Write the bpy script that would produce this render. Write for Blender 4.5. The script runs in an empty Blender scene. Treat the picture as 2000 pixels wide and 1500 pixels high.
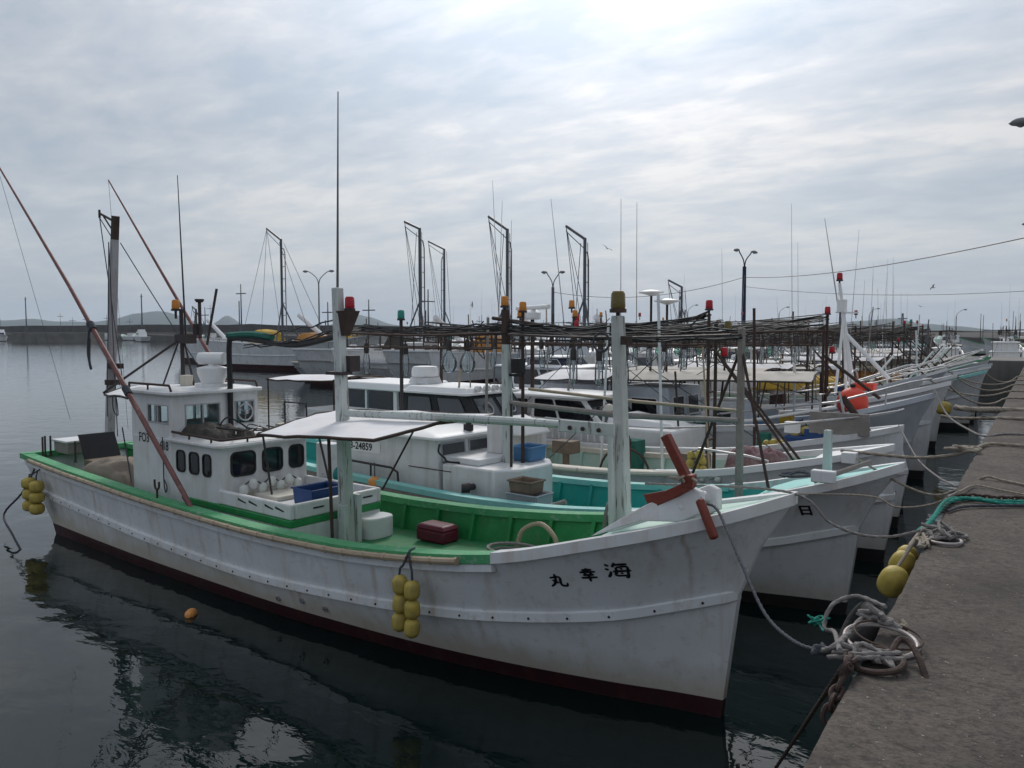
import bpy, math, random
from mathutils import Vector, Matrix
random.seed(11)
R = math.radians
scene = bpy.context.scene
col = scene.collection

# ---------------------------------------------------------------- camera
FPX, CX, CY, HOR, CAMZ, AZ = 1570.0, 1000.0, 750.0, 648.0, 3.4, R(33.4)
PITCH = math.atan((CY - HOR) / FPX)
cd = bpy.data.cameras.new('camera')
cam = bpy.data.objects.new('camera', cd)
col.objects.link(cam)
cd.sensor_width = 36.0
cd.lens = FPX / 2000.0 * 36.0
cd.clip_start = 0.05
cd.clip_end = 20000
cam.location = (0, 0, CAMZ)
cam.rotation_euler = (R(90) - PITCH, 0, AZ)
scene.camera = cam
_fw = Vector((-math.sin(AZ) * math.cos(PITCH), math.cos(AZ) * math.cos(PITCH), -math.sin(PITCH)))
_rt = Vector((math.cos(AZ), math.sin(AZ), 0))
_up = _rt.cross(_fw)
_C = Vector((0, 0, CAMZ))

def at(px, py, X=None, Y=None, Z=None, D=None):
    """direction of a photo pixel, met with a plane the thing is known to touch"""
    r = _fw + _rt * ((px - CX) / FPX) + _up * ((CY - py) / FPX)
    if Z is not None: t = (Z - CAMZ) / r.z
    elif Y is not None: t = Y / r.y
    elif X is not None: t = X / r.x
    else: t = D
    return _C + r * t

# ---------------------------------------------------------------- world, sun, exposure
SUN_AZ = AZ - R(6)          # measured from +Y towards -X
SUN_EL = R(40)
sd = Vector((-math.sin(SUN_AZ) * math.cos(SUN_EL), math.cos(SUN_AZ) * math.cos(SUN_EL), math.sin(SUN_EL)))
world = bpy.data.worlds.new('World')
scene.world = world
world.use_nodes = True
def build_world():
    nt = world.node_tree; N = nt.nodes; L = nt.links
    for n in list(N): N.remove(n)
    out = N.new('ShaderNodeOutputWorld'); bg = N.new('ShaderNodeBackground')
    bg.inputs['Strength'].default_value = 0.1
    L.new(bg.outputs[0], out.inputs[0])
    sky = N.new('ShaderNodeTexSky'); sky.sky_type = 'NISHITA'; sky.sun_disc = False
    sky.sun_elevation = SUN_EL; sky.sun_rotation = -SUN_AZ
    sky.air_density = 1.2; sky.dust_density = 3.0
    tc = N.new('ShaderNodeTexCoord')
    sep = N.new('ShaderNodeSeparateXYZ'); L.new(tc.outputs['Generated'], sep.inputs[0])
    def math_(op, a, b=None, c=None):
        m = N.new('ShaderNodeMath'); m.operation = op
        for i, q in enumerate((a, b, c)):
            if q is None: continue
            if isinstance(q, (int, float)): m.inputs[i].default_value = q
            else: L.new(q, m.inputs[i])
        return m.outputs[0]
    zc = math_('MAXIMUM', sep.outputs[2], 0.0)
    zz = math_('ADD', zc, 0.14)
    u = math_('DIVIDE', sep.outputs[0], zz); v = math_('DIVIDE', sep.outputs[1], zz)
    cmb = N.new('ShaderNodeCombineXYZ'); L.new(u, cmb.inputs[0]); L.new(v, cmb.inputs[1])
    mp = N.new('ShaderNodeMapping'); mp.inputs['Rotation'].default_value = (0, 0, R(-62))
    mp.inputs['Scale'].default_value = (0.75, 1.3, 1)
    L.new(cmb.outputs[0], mp.inputs[0])
    def noise(scale, detail, rough, dist):
        n = N.new('ShaderNodeTexNoise'); n.inputs['Scale'].default_value = scale
        n.inputs['Detail'].default_value = detail; n.inputs['Roughness'].default_value = rough
        n.inputs['Distortion'].default_value = dist; L.new(mp.outputs[0], n.inputs['Vector']); return n.outputs[0]
    n1 = noise(0.75, 9, 0.55, 0.3); n2 = noise(4.2, 9, 0.6, 0.25)
    mix = math_('ADD', math_('MULTIPLY', n1, 0.58), math_('MULTIPLY', n2, 0.42))
    rp = N.new('ShaderNodeValToRGB'); L.new(mix, rp.inputs[0])
    e = rp.color_ramp.elements
    e[0].position = 0.39; e[0].color = (3.7, 4.4, 5.3, 1)
    e[1].position = 0.60; e[1].color = (6.9, 6.9, 7.0, 1)
    m = rp.color_ramp.elements.new(0.5); m.color = (5.0, 5.4, 6.0, 1)
    # light of the veiled sun spreading through the cloud
    dp = N.new('ShaderNodeVectorMath'); dp.operation = 'DOT_PRODUCT'
    nrm = N.new('ShaderNodeVectorMath'); nrm.operation = 'NORMALIZE'
    L.new(tc.outputs['Generated'], nrm.inputs[0]); L.new(nrm.outputs[0], dp.inputs[0])
    dp.inputs[1].default_value = sd
    dv = dp.outputs['Value']
    g = math_('POWER', math_('MAXIMUM', dv, 0.0), 14.0)
    wide = math_('POWER', math_('MULTIPLY', math_('ADD', dv, 1.0), 0.5), 3.0)
    gm = math_('ADD', math_('ADD', math_('MULTIPLY', wide, 0.06), 0.78), math_('MULTIPLY', g, 1.9))
    # distance haze pales the cloud towards the horizon
    hz = N.new('ShaderNodeMapRange'); hz.inputs[1].default_value = 0.0; hz.inputs[2].default_value = 0.22; hz.inputs[3].default_value = 0.75; hz.inputs[4].default_value = 0.0
    L.new(zc, hz.inputs[0])
    pale = N.new('ShaderNodeMix'); pale.data_type = 'RGBA'; L.new(hz.outputs[0], pale.inputs[0]); L.new(rp.outputs[0], pale.inputs[6]); pale.inputs[7].default_value = (5.0, 5.75, 6.6, 1)
    sc = N.new('ShaderNodeVectorMath'); sc.operation = 'SCALE'
    L.new(pale.outputs[2], sc.inputs[0]); L.new(gm, sc.inputs['Scale'])
    mx = N.new('ShaderNodeMix'); mx.data_type = 'RGBA'
    mx.inputs[0].default_value = 0.9
    L.new(sky.outputs[0], mx.inputs[6]); L.new(sc.outputs[0], mx.inputs[7])
    L.new(mx.outputs[2], bg.inputs['Color'])
build_world()
sl = bpy.data.lights.new('sun', 'SUN'); sl.energy = 1.4; sl.angle = R(14); sl.color = (1.0, 0.96, 0.9)
so = bpy.data.objects.new('sun', sl); col.objects.link(so)
so.rotation_euler = sd.to_track_quat('Z', 'Y').to_euler()
vs = scene.view_settings
vs.view_transform = 'Standard'; vs.look = 'None'; vs.exposure = 0.24; vs.gamma = 1.0; vs.use_curve_mapping = False

# ---------------------------------------------------------------- materials
MAT = {}
def nodes(name):
    m = bpy.data.materials.new(name); m.use_nodes = True
    nt = m.node_tree
    return m, nt, nt.nodes, nt.links, nt.nodes['Principled BSDF']
def paint(name, c, rough=0.5, dirt=0.35, dcol=None, dscale=2.5, streak=0.0, scol=(0.28, 0.13, 0.05), bump=0.15,
          bscale=25.0, metal=0.0, chip=0.0, ccol=(0.2, 0.16, 0.12), spec=0.4, speck=None, chipsc=None, grain=None, scum=None, runs=()):
    m, nt, N, L, b = nodes(name)
    tc = N.new('ShaderNodeTexCoord')
    def noise(scale, detail=5.0, sc=None, rough_=0.6):
        n = N.new('ShaderNodeTexNoise'); n.inputs['Scale'].default_value = scale
        n.inputs['Detail'].default_value = detail; n.inputs['Roughness'].default_value = rough_
        if sc:
            mp = N.new('ShaderNodeMapping'); mp.inputs['Scale'].default_value = sc
            L.new(tc.outputs['Object'], mp.inputs[0]); L.new(mp.outputs[0], n.inputs['Vector'])
        else: L.new(tc.outputs['Object'], n.inputs['Vector'])
        return n.outputs[0]
    def ramp(src, a, z, top):
        r = N.new('ShaderNodeMapRange'); r.inputs[1].default_value = a; r.inputs[2].default_value = z
        r.inputs[3].default_value = 0; r.inputs[4].default_value = top
        L.new(src, r.inputs[0]); return r.outputs[0]
    def ramp2(src, lo, hi, top):
        r = N.new('ShaderNodeMapRange'); r.inputs[1].default_value = lo; r.inputs[2].default_value = hi; r.inputs[3].default_value = top; r.inputs[4].default_value = 0
        L.new(src, r.inputs[0]); return r.outputs[0]
    def mix(fac, a, bcol):
        x = N.new('ShaderNodeMix'); x.data_type = 'RGBA'; L.new(fac, x.inputs[0])
        if isinstance(a, tuple): x.inputs[6].default_value = (*a, 1)
        else: L.new(a, x.inputs[6])
        x.inputs[7].default_value = (*bcol, 1)
        return x.outputs[2]
    if dcol is None: dcol = tuple(k * 0.55 for k in c)
    cur = mix(ramp(noise(dscale, 8), 0.42, 0.75, dirt), c, dcol)
    if streak > 0:
        cur = mix(ramp(noise(1.0, 6, (5.5, 5.5, 0.45)), 0.53, 0.76, streak), cur, scol)
        cur = mix(ramp(noise(3.1, 6), 0.66, 0.78, streak * 0.8), cur, scol)
    if chip > 0:
        cur = mix(ramp(noise(11, 6, chipsc), 0.58, 0.63, chip), cur, ccol)
    if grain:
        cur = mix(ramp(noise(grain[0], 9, None, 0.75), 0.45, 0.62, grain[1]), cur, grain[2])
    if scum:
        sp = N.new('ShaderNodeSeparateXYZ'); L.new(tc.outputs['Object'], sp.inputs[0])
        ad = N.new('ShaderNodeMath'); ad.operation = 'MULTIPLY_ADD'; ad.inputs[1].default_value = -0.5; L.new(noise(2.2, 8), ad.inputs[0]); L.new(sp.outputs[2], ad.inputs[2])
        cur = mix(ramp2(ad.outputs[0], scum[0], scum[1], scum[2]), cur, scum[3])
    for (rx, zt, zb_, wd, am) in runs:
        sp = N.new('ShaderNodeSeparateXYZ'); L.new(tc.outputs['Object'], sp.inputs[0])
        def mt(op, a, b_=None, c_=None):
            q = N.new('ShaderNodeMath'); q.operation = op
            for i_, k_ in enumerate((a, b_, c_)):
                if k_ is None: continue
                if isinstance(k_, (int, float)): q.inputs[i_].default_value = k_
                else: L.new(k_, q.inputs[i_])
            return q.outputs[0]
        wob = mt('MULTIPLY_ADD', noise(3.0, 4), 0.12, -0.06)
        dx = mt('ABSOLUTE', mt('ADD', mt('ADD', sp.outputs[0], mt('MULTIPLY_ADD', sp.outputs[2], -0.12, 0.12)), mt('ADD', wob, -rx)))
        across = ramp2(dx, 0.0, wd, am)
        down = mt('MULTIPLY', ramp2(sp.outputs[2], zt - 0.03, zt + 0.01, 1.0), mt('SUBTRACT', 1.0, ramp2(sp.outputs[2], zb_, zt - 0.1, 1.0)))
        cur = mix(mt('MULTIPLY', mt('MULTIPLY', across, down), noise(9.0, 5, (2, 2, 0.5))), cur, (0.3, 0.15, 0.06))
    if speck:
        cur = mix(ramp(noise(speck[0], 2), speck[1], speck[1] + 0.04, speck[2]), cur, speck[3])
    L.new(cur, b.inputs['Base Color'])
    rr = N.new('ShaderNodeMapRange'); rr.inputs[3].default_value = max(0.02, rough - 0.1); rr.inputs[4].default_value = min(1, rough + 0.15)
    L.new(noise(7.0), rr.inputs[0]); L.new(rr.outputs[0], b.inputs['Roughness'])
    b.inputs['Metallic'].default_value = metal
    b.inputs['Specular IOR Level'].default_value = spec
    if bump > 0:
        bp = N.new('ShaderNodeBump'); bp.inputs['Strength'].default_value = bump; bp.inputs['Distance'].default_value = 0.02
        L.new(noise(bscale, 6), bp.inputs['Height']); L.new(bp.outputs[0], b.inputs['Normal'])
    MAT[name] = m
    return m
def glassy(name, tint, amount):
    m, nt, N, L, b = nodes(name)
    N.remove(b)
    out = [n for n in N if n.type == 'OUTPUT_MATERIAL'][0]
    tr = N.new('ShaderNodeBsdfTransparent'); tr.inputs[0].default_value = (*tint, 1)
    gl = N.new('ShaderNodeBsdfGlossy'); gl.inputs['Roughness'].default_value = 0.06
    gl.inputs[0].default_value = (0.9, 0.95, 1, 1)
    fr = N.new('ShaderNodeFresnel'); fr.inputs[0].default_value = 1.45
    ad = N.new('ShaderNodeMath'); ad.operation = 'ADD'; ad.inputs[1].default_value = amount
    L.new(fr.outputs[0], ad.inputs[0])
    mx = N.new('ShaderNodeMixShader'); L.new(ad.outputs[0], mx.inputs[0]); L.new(tr.outputs[0], mx.inputs[1]); L.new(gl.outputs[0], mx.inputs[2])
    L.new(mx.outputs[0], out.inputs[0])
    MAT[name] = m
paint('hull_white', (0.74, 0.76, 0.78), 0.42, 0.45, (0.46, 0.45, 0.43), 1.3, 0.5, (0.42, 0.31, 0.2), 0.06, 6, chip=0.14, ccol=(0.3, 0.26, 0.22), scum=(-0.02, 0.22, 0.55, (0.45, 0.4, 0.3)))
paint('hull_worn', (0.74, 0.76, 0.78), 0.42, 0.45, (0.46, 0.45, 0.43), 1.3, 0.5, (0.42, 0.31, 0.2), 0.06, 6, chip=0.18, ccol=(0.3, 0.26, 0.22), scum=(-0.02, 0.26, 0.7, (0.44, 0.38, 0.27)),
      runs=((-0.2, 1.86, 0.75, 0.03, 1.0), (-0.42, 1.8, 1.3, 0.05, 0.8), (-2.05, 0.72, 0.3, 0.04, 0.8), (-3.3, 1.02, 0.4, 0.05, 0.7), (-4.6, 0.5, 0.15, 0.05, 0.9), (-6.1, 0.95, 0.3, 0.05, 0.8), (-8.0, 0.5, 0.2, 0.06, 0.9), (-9.6, 1.0, 0.4, 0.05, 0.7)))
paint('white', (0.7, 0.71, 0.72), 0.45, 0.45, (0.46, 0.44, 0.4), 3.0, 0.4, (0.36, 0.22, 0.12), 0.08)
paint('white_clean', (0.8, 0.8, 0.8), 0.4, 0.15, (0.6, 0.58, 0.55), 2.0, 0.08, (0.4, 0.3, 0.2), 0.05)
paint('cream', (0.62, 0.58, 0.5), 0.55, 0.4, (0.4, 0.36, 0.28), 3.0, 0.3)
paint('pale_green', (0.42, 0.6, 0.52), 0.55, 0.45, (0.62, 0.64, 0.6), 4.0, 0.15, chip=0.35, ccol=(0.6, 0.6, 0.55))
paint('mast_green', (0.5, 0.54, 0.52), 0.65, 0.6, (0.6, 0.62, 0.61), 4.0, 0.25, chip=0.75, ccol=(0.13, 0.11, 0.09), bump=0.4, bscale=14, chipsc=(1.6, 1.6, 0.22))
paint('mast_grey', (0.42, 0.4, 0.42), 0.65, 0.5, (0.25, 0.2, 0.2), 4.0, 0.35, chip=0.4, ccol=(0.16, 0.09, 0.07), bump=0.4, chipsc=(1.6, 1.6, 0.22))
paint('green', (0.02, 0.25, 0.07), 0.5, 0.5, (0.012, 0.11, 0.04), 3.5, 0.15, (0.3, 0.22, 0.12), 0.2, chip=0.15, ccol=(0.16, 0.3, 0.2))
paint('green_worn', (0.06, 0.32, 0.13), 0.6, 0.6, (0.14, 0.4, 0.2), 5.0, 0.12, (0.25, 0.22, 0.15), 0.3, chip=0.5, ccol=(0.3, 0.42, 0.33))
paint('green_deck', (0.035, 0.22, 0.085), 0.7, 0.6, (0.12, 0.17, 0.1), 3.0, 0.2, bump=0.3)
paint('turquoise', (0.012, 0.33, 0.29), 0.45, 0.4, (0.01, 0.2, 0.18), 3.0, 0.12, (0.3, 0.25, 0.2))
paint('turquoise_worn', (0.2, 0.58, 0.54), 0.5, 0.5, (0.45, 0.6, 0.58), 5.0, 0.1, chip=0.25, ccol=(0.5, 0.55, 0.52))
paint('blue', (0.08, 0.22, 0.42), 0.5, 0.5, (0.1, 0.16, 0.24), 3.5, 0.2)
paint('pale_blue', (0.5, 0.53, 0.57), 0.5, 0.4, (0.3, 0.33, 0.36), 3.0, 0.2)
paint('lilac', (0.5, 0.42, 0.55), 0.5, 0.3, None, 3.0, 0.1)
paint('boot_red', (0.038, 0.008, 0.011), 0.55, 0.6, (0.03, 0.02, 0.02), 4.0, 0.1, bump=0.2)
paint('boot_black', (0.02, 0.02, 0.022), 0.55, 0.6, (0.05, 0.04, 0.04), 4.0, 0.1, bump=0.2)
paint('bamboo', (0.42, 0.34, 0.24), 0.6, 0.55, (0.22, 0.16, 0.12), 9.0, 0.2, bump=0.25)
paint('wood', (0.2, 0.15, 0.11), 0.75, 0.6, (0.09, 0.07, 0.06), 6.0, 0.2, bump=0.5)
paint('grey_wood', (0.27, 0.25, 0.23), 0.8, 0.6, (0.14, 0.12, 0.11), 6.0, 0.2, bump=0.5)
paint('red_pole', (0.2, 0.08, 0.075), 0.6, 0.7, (0.09, 0.05, 0.045), 5.0, 0.2, chip=0.3, ccol=(0.35, 0.25, 0.22))
paint('anchor_red', (0.18, 0.035, 0.022), 0.6, 0.5, (0.14, 0.03, 0.02), 9.0, 0.2, bump=0.35)
paint('rust', (0.065, 0.04, 0.032), 0.8, 0.7, (0.03, 0.022, 0.02), 9.0, 0.0, bump=0.6)
paint('rust_orange', (0.32, 0.13, 0.05), 0.8, 0.6, (0.16, 0.07, 0.04), 9.0, 0.0, bump=0.5)
paint('dark_metal', (0.045, 0.04, 0.042), 0.55, 0.5, (0.09, 0.05, 0.04), 6.0, 0.2, metal=0.2, bump=0.2)
paint('mast_steel', (0.1, 0.12, 0.14), 0.5, 0.5, (0.14, 0.08, 0.06), 5.0, 0.25, metal=0.2)
paint('steel', (0.45, 0.45, 0.46), 0.35, 0.4, (0.25, 0.18, 0.15), 6.0, 0.2, metal=0.6)
paint('black', (0.012, 0.012, 0.014), 0.5, 0.4, (0.03, 0.028, 0.028), 6.0)
paint('rubber', (0.018, 0.017, 0.018), 0.8, 0.5, (0.05, 0.045, 0.04), 8.0, bump=0.4)
paint('canvas', (0.8, 0.79, 0.8), 0.85, 0.35, (0.5, 0.46, 0.45), 2.0, 0.0, bump=0.15, bscale=6)
paint('canvas_beige', (0.6, 0.56, 0.5), 0.85, 0.35, (0.4, 0.36, 0.32), 2.0, 0.0, bump=0.15, bscale=6)
paint('tarp', (0.24, 0.2, 0.16), 0.85, 0.5, (0.14, 0.11, 0.09), 3.0, 0.0, bump=0.6, bscale=9)
paint('rope_grey', (0.26, 0.24, 0.23), 0.9, 0.6, (0.12, 0.11, 0.1), 30, bump=0.8, bscale=90)
paint('rope_tan', (0.36, 0.31, 0.25), 0.9, 0.6, (0.2, 0.16, 0.13), 30, bump=0.8, bscale=90)
paint('rope_dark', (0.07, 0.075, 0.09), 0.85, 0.6, (0.03, 0.03, 0.035), 30, bump=0.8, bscale=90)
paint('rope_teal', (0.02, 0.26, 0.2), 0.85, 0.6, (0.015, 0.13, 0.1), 30, bump=0.8, bscale=90)
paint('float_yellow', (0.47, 0.36, 0.07), 0.55, 0.65, (0.22, 0.18, 0.09), 9.0, 0.35, (0.12, 0.1, 0.07), 0.3)
paint('float_orange', (0.7, 0.3, 0.08), 0.5, 0.5, (0.45, 0.2, 0.06), 7.0, 0.1)
paint('float_white', (0.68, 0.7, 0.66), 0.6, 0.4, (0.4, 0.4, 0.36), 7.0, 0.1)
paint('buoy_red', (0.72, 0.07, 0.035), 0.45, 0.3, (0.5, 0.06, 0.04), 3.0)
paint('plastic_blue', (0.015, 0.06, 0.2), 0.5, 0.4, None, 5.0)
paint('plastic_grey', (0.35, 0.37, 0.4), 0.55, 0.4, None, 5.0)
paint('plastic_teal', (0.02, 0.25, 0.24), 0.5, 0.4, None, 5.0)
paint('maroon', (0.13, 0.012, 0.03), 0.45, 0.4, (0.07, 0.01, 0.02), 5.0)
paint('lens_red', (0.42, 0.008, 0.02), 0.25, 0.2, None, 3, bump=0)
paint('lens_amber', (0.6, 0.22, 0.03), 0.25, 0.2, None, 3, bump=0)
paint('lens_green', (0.02, 0.25, 0.2), 0.25, 0.2, None, 3, bump=0)
paint('lens_olive', (0.16, 0.12, 0.03), 0.25, 0.4, None, 5, bump=0)
paint('yellow_net', (0.5, 0.32, 0.04), 0.85, 0.7, (0.25, 0.13, 0.03), 5.0, bump=0.9, bscale=15)
paint('orange_net', (0.42, 0.19, 0.04), 0.85, 0.7, (0.2, 0.09, 0.03), 5.0, bump=0.9, bscale=15)
paint('green_net', (0.03, 0.16, 0.12), 0.9, 0.7, (0.02, 0.07, 0.06), 6.0, bump=0.9, bscale=15)
paint('faded_net', (0.2, 0.1, 0.11), 0.9, 0.8, (0.36, 0.3, 0.29), 9.0, bump=1.0, bscale=30)
paint('ring_steel', (0.36, 0.33, 0.32), 0.5, 0.6, (0.16, 0.1, 0.08), 12.0, 0.2, metal=0.35, bump=0.3)
paint('dark_net', (0.05, 0.045, 0.04), 0.9, 0.7, (0.1, 0.085, 0.07), 12.0, bump=1.0, bscale=30)
paint('concrete', (0.115, 0.094, 0.078), 0.92, 1.0, (0.035, 0.029, 0.025), 1.3, 0.0, bump=0.9, bscale=38,
      speck=(48.0, 0.71, 0.9, (0.4, 0.38, 0.35)), chip=0.6, ccol=(0.13, 0.112, 0.098), grain=(22.0, 0.85, (0.034, 0.03, 0.027)))
paint('old_concrete', (0.2, 0.19, 0.175), 0.9, 0.7, (0.09, 0.085, 0.075), 0.4, 0.3, (0.05, 0.045, 0.04), 0.4, 8)
paint('breakwater', (0.1, 0.095, 0.09), 0.9, 0.7, (0.05, 0.045, 0.045), 0.2, 0.3, (0.04, 0.035, 0.03), 0.4, 3)
paint('hill_forest', (0.035, 0.055, 0.035), 0.95, 0.6, (0.06, 0.075, 0.05), 0.004, 0, bump=0)
paint('letter', (0.008, 0.008, 0.01), 0.5, 0.1, bump=0)
paint('building_white', (0.6, 0.6, 0.6), 0.7, 0.3, None, 0.5)
paint('bird', (0.16, 0.15, 0.15), 0.8, 0.3)
paint('navy', (0.015, 0.02, 0.05), 0.7, 0.3)
paint('lamp_grey', (0.2, 0.21, 0.22), 0.5, 0.3)
def dark_glass(name, c, rough=0.06):
    m, nt, N, L, b = nodes(name); b.inputs['Base Color'].default_value = (*c, 1)
    b.inputs['Roughness'].default_value = rough; b.inputs['Specular IOR Level'].default_value = 0.6; MAT[name] = m
dark_glass('glass_dark', (0.012, 0.013, 0.016)); dark_glass('glass_smoke', (0.06, 0.065, 0.075), 0.12)
glassy('glass_clear', (0.82, 0.9, 0.9), 0.05); glassy('bulb_glass', (0.9, 0.92, 0.92), 0.08); glassy('glass_tint', (0.35, 0.36, 0.4), 0.06)
def water_mat():
    m, nt, N, L, b = nodes('water')
    b.inputs['Base Color'].default_value = (0.004, 0.011, 0.011, 1)
    b.inputs['Roughness'].default_value = 0.015; b.inputs['IOR'].default_value = 1.333
    tc = N.new('ShaderNodeTexCoord')
    def wave(scale, sc, rot, detail, dist):
        mp = N.new('ShaderNodeMapping'); mp.inputs['Scale'].default_value = sc; mp.inputs['Rotation'].default_value = (0, 0, rot)
        L.new(tc.outputs['Object'], mp.inputs[0])
        n = N.new('ShaderNodeTexNoise'); n.inputs['Scale'].default_value = scale; n.inputs['Detail'].default_value = detail
        n.inputs['Roughness'].default_value = 0.5; n.inputs['Distortion'].default_value = dist
        L.new(mp.outputs[0], n.inputs['Vector']); return n.outputs[0]
    def bump(h, dist, prev=None):
        bp = N.new('ShaderNodeBump'); bp.inputs['Strength'].default_value = 1.0; bp.inputs['Distance'].default_value = dist
        L.new(h, bp.inputs['Height'])
        if prev: L.new(prev, bp.inputs['Normal'])
        return bp.outputs[0]
    b1 = bump(wave(0.8, (1, 1.5, 1), R(30), 2, 0.3), 0.02)
    b2 = bump(wave(4.0, (1, 1.8, 1), R(33), 3, 0.4), 0.0035, b1)
    L.new(b2, b.inputs['Normal'])
    MAT['water'] = m
water_mat()

# ---------------------------------------------------------------- mesh builder
class MB:
    def __init__(s): s.v = []; s.f = []; s.m = []
    def add(s, vs, fs, mi=0):
        o = len(s.v); s.v += [tuple(p) for p in vs]
        for f in fs: s.f.append([i + o for i in f]); s.m.append(mi)
        return s
    def hexa(s, b, t, mi=0):
        return s.add(list(b) + list(t), [(3, 2, 1, 0), (4, 5, 6, 7), (0, 1, 5, 4), (1, 2, 6, 5), (2, 3, 7, 6), (3, 0, 4, 7)], mi)
    def box(s, x0, x1, y0, y1, z0, z1, mi=0):
        return s.hexa([(x0, y0, z0), (x1, y0, z0), (x1, y1, z0), (x0, y1, z0)], [(x0, y0, z1), (x1, y0, z1), (x1, y1, z1), (x0, y1, z1)], mi)
    def beam(s, a, b, w, h=None, mi=0, up=(0, 0, 1)):
        a = Vector(a); b = Vector(b); h = h or w; d = (b - a).normalized(); u = Vector(up)
        if abs(d.dot(u)) > 0.98: u = Vector((1, 0, 0))
        r = d.cross(u).normalized() * (w / 2); q = r.cross(d).normalized() * (h / 2)
        return s.hexa([a - r - q, a + r - q, a + r + q, a - r + q], [b - r - q, b + r - q, b + r + q, b - r + q], mi)
    def tube(s, pts, r, n=8, mi=0, closed=False, caps=True):
        pts = [Vector(p) for p in pts]; k = len(pts)
        rs = r if isinstance(r, (list, tuple)) else [r] * k
        vs = []; prev = None
        for i, p in enumerate(pts):
            if closed: d = pts[(i + 1) % k] - pts[i - 1]
            else: d = pts[min(i + 1, k - 1)] - pts[max(i - 1, 0)]
            if d.length < 1e-9: d = Vector((0, 0, 1))
            d.normalize()
            if prev is None:
                u = Vector((0, 0, 1)) if abs(d.z) < 0.9 else Vector((1, 0, 0))
            else: u = prev
            a = (u - d * u.dot(d)); a = a.normalized() if a.length > 1e-6 else d.orthogonal().normalized()
            prev = a; c = d.cross(a)
            for j in range(n):
                t = 2 * math.pi * j / n
                vs.append(p + (a * math.cos(t) + c * math.sin(t)) * rs[i])
        fs = []
        for i in range(k if closed else k - 1):
            i2 = (i + 1) % k
            for j in range(n):
                j2 = (j + 1) % n
                fs.append((i * n + j, i * n + j2, i2 * n + j2, i2 * n + j))
        if caps and not closed:
            fs.append(tuple(reversed(range(n)))); fs.append(tuple(range((k - 1) * n, k * n)))
        return s.add(vs, fs, mi)
    def laid(s, pts, r, n=12, mi=0):
        """three-strand laid rope: one tube whose section turns along its length"""
        P = [Vector(p) for p in pts]; step = max(r * 1.1, sum((b - a).length for a, b in zip(P, P[1:])) / 420); Q = [P[0]]
        for a, b in zip(P, P[1:]):
            k = max(1, int((b - a).length / step))
            for i in range(1, k + 1): Q.append(a.lerp(b, i / k))
        vs = []; prev = None; k = len(Q); run = 0.0
        for i, p in enumerate(Q):
            d = Q[min(i + 1, k - 1)] - Q[max(i - 1, 0)]
            d = d.normalized() if d.length > 1e-9 else Vector((0, 0, 1))
            u = prev if prev is not None else (Vector((0, 0, 1)) if abs(d.z) < 0.9 else Vector((1, 0, 0)))
            a = u - d * u.dot(d); a = a.normalized() if a.length > 1e-6 else d.orthogonal().normalized(); prev = a; c = d.cross(a)
            if i: run += (p - Q[i - 1]).length
            ph = run / (r * 3.2)
            for j in range(n):
                t = 2 * math.pi * j / n; q = r * (1 + 0.17 * math.cos(3 * (t - ph)))
                vs.append(p + (a * math.cos(t) + c * math.sin(t)) * q)
        fs = [(i * n + j, i * n + (j + 1) % n, (i + 1) * n + (j + 1) % n, (i + 1) * n + j) for i in range(k - 1) for j in range(n)]
        fs.append(tuple(reversed(range(n)))); fs.append(tuple(range((k - 1) * n, k * n)))
        return s.add(vs, fs, mi)
    def lathe(s, prof, c=(0, 0, 0), axis=(0, 0, 1), n=16, mi=0):
        q = Vector((0, 0, 1)).rotation_difference(Vector(axis).normalized()); c = Vector(c); vs = []; fs = []; k = len(prof)
        for (r, z) in prof:
            for j in range(n):
                t = 2 * math.pi * j / n
                vs.append(c + q @ Vector((r * math.cos(t), r * math.sin(t), z)))
        for i in range(k - 1):
            for j in range(n):
                j2 = (j + 1) % n
                fs.append((i * n + j, i * n + j2, (i + 1) * n + j2, (i + 1) * n + j))
        fs.append(tuple(reversed(range(n)))); fs.append(tuple(range((k - 1) * n, k * n)))
        return s.add(vs, fs, mi)
    def prism(s, poly, z0, z1, sh=1.0, mi=0):
        n = len(poly); cx = sum(p[0] for p in poly) / n; cy = sum(p[1] for p in poly) / n
        vs = [(p[0], p[1], z0) for p in poly] + [(cx + (p[0] - cx) * sh, cy + (p[1] - cy) * sh, z1) for p in poly]
        fs = [tuple(reversed(range(n))), tuple(range(n, 2 * n))] + [(i, (i + 1) % n, n + (i + 1) % n, n + i) for i in range(n)]
        return s.add(vs, fs, mi)
    def rows(s, rows, mi=0, close=False):
        k = len(rows[0]); vs = [p for r in rows for p in r]; fs = []
        for i in range(len(rows) - 1):
            for j in range(k if close else k - 1):
                j2 = (j + 1) % k
                fs.append((i * k + j, (i + 1) * k + j, (i + 1) * k + j2, i * k + j2))
        return s.add(vs, fs, mi)
    def mesh(s, name, mats, smooth=0.6):
        me = bpy.data.meshes.new(name); me.from_pydata(s.v, [], s.f)
        for m in (mats if isinstance(mats, (list, tuple)) else [mats]): me.materials.append(MAT[m])
        if any(s.m): me.polygons.foreach_set('material_index', s.m)
        if smooth:
            me.shade_smooth(); me.set_sharp_from_angle(angle=smooth)
        me.update(); return me
    def build(s, name, mats, parent=None, smooth=0.6, bevel=0, loc=None):
        return put(name, s.mesh(name, mats, smooth), parent, bevel, loc)
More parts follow.
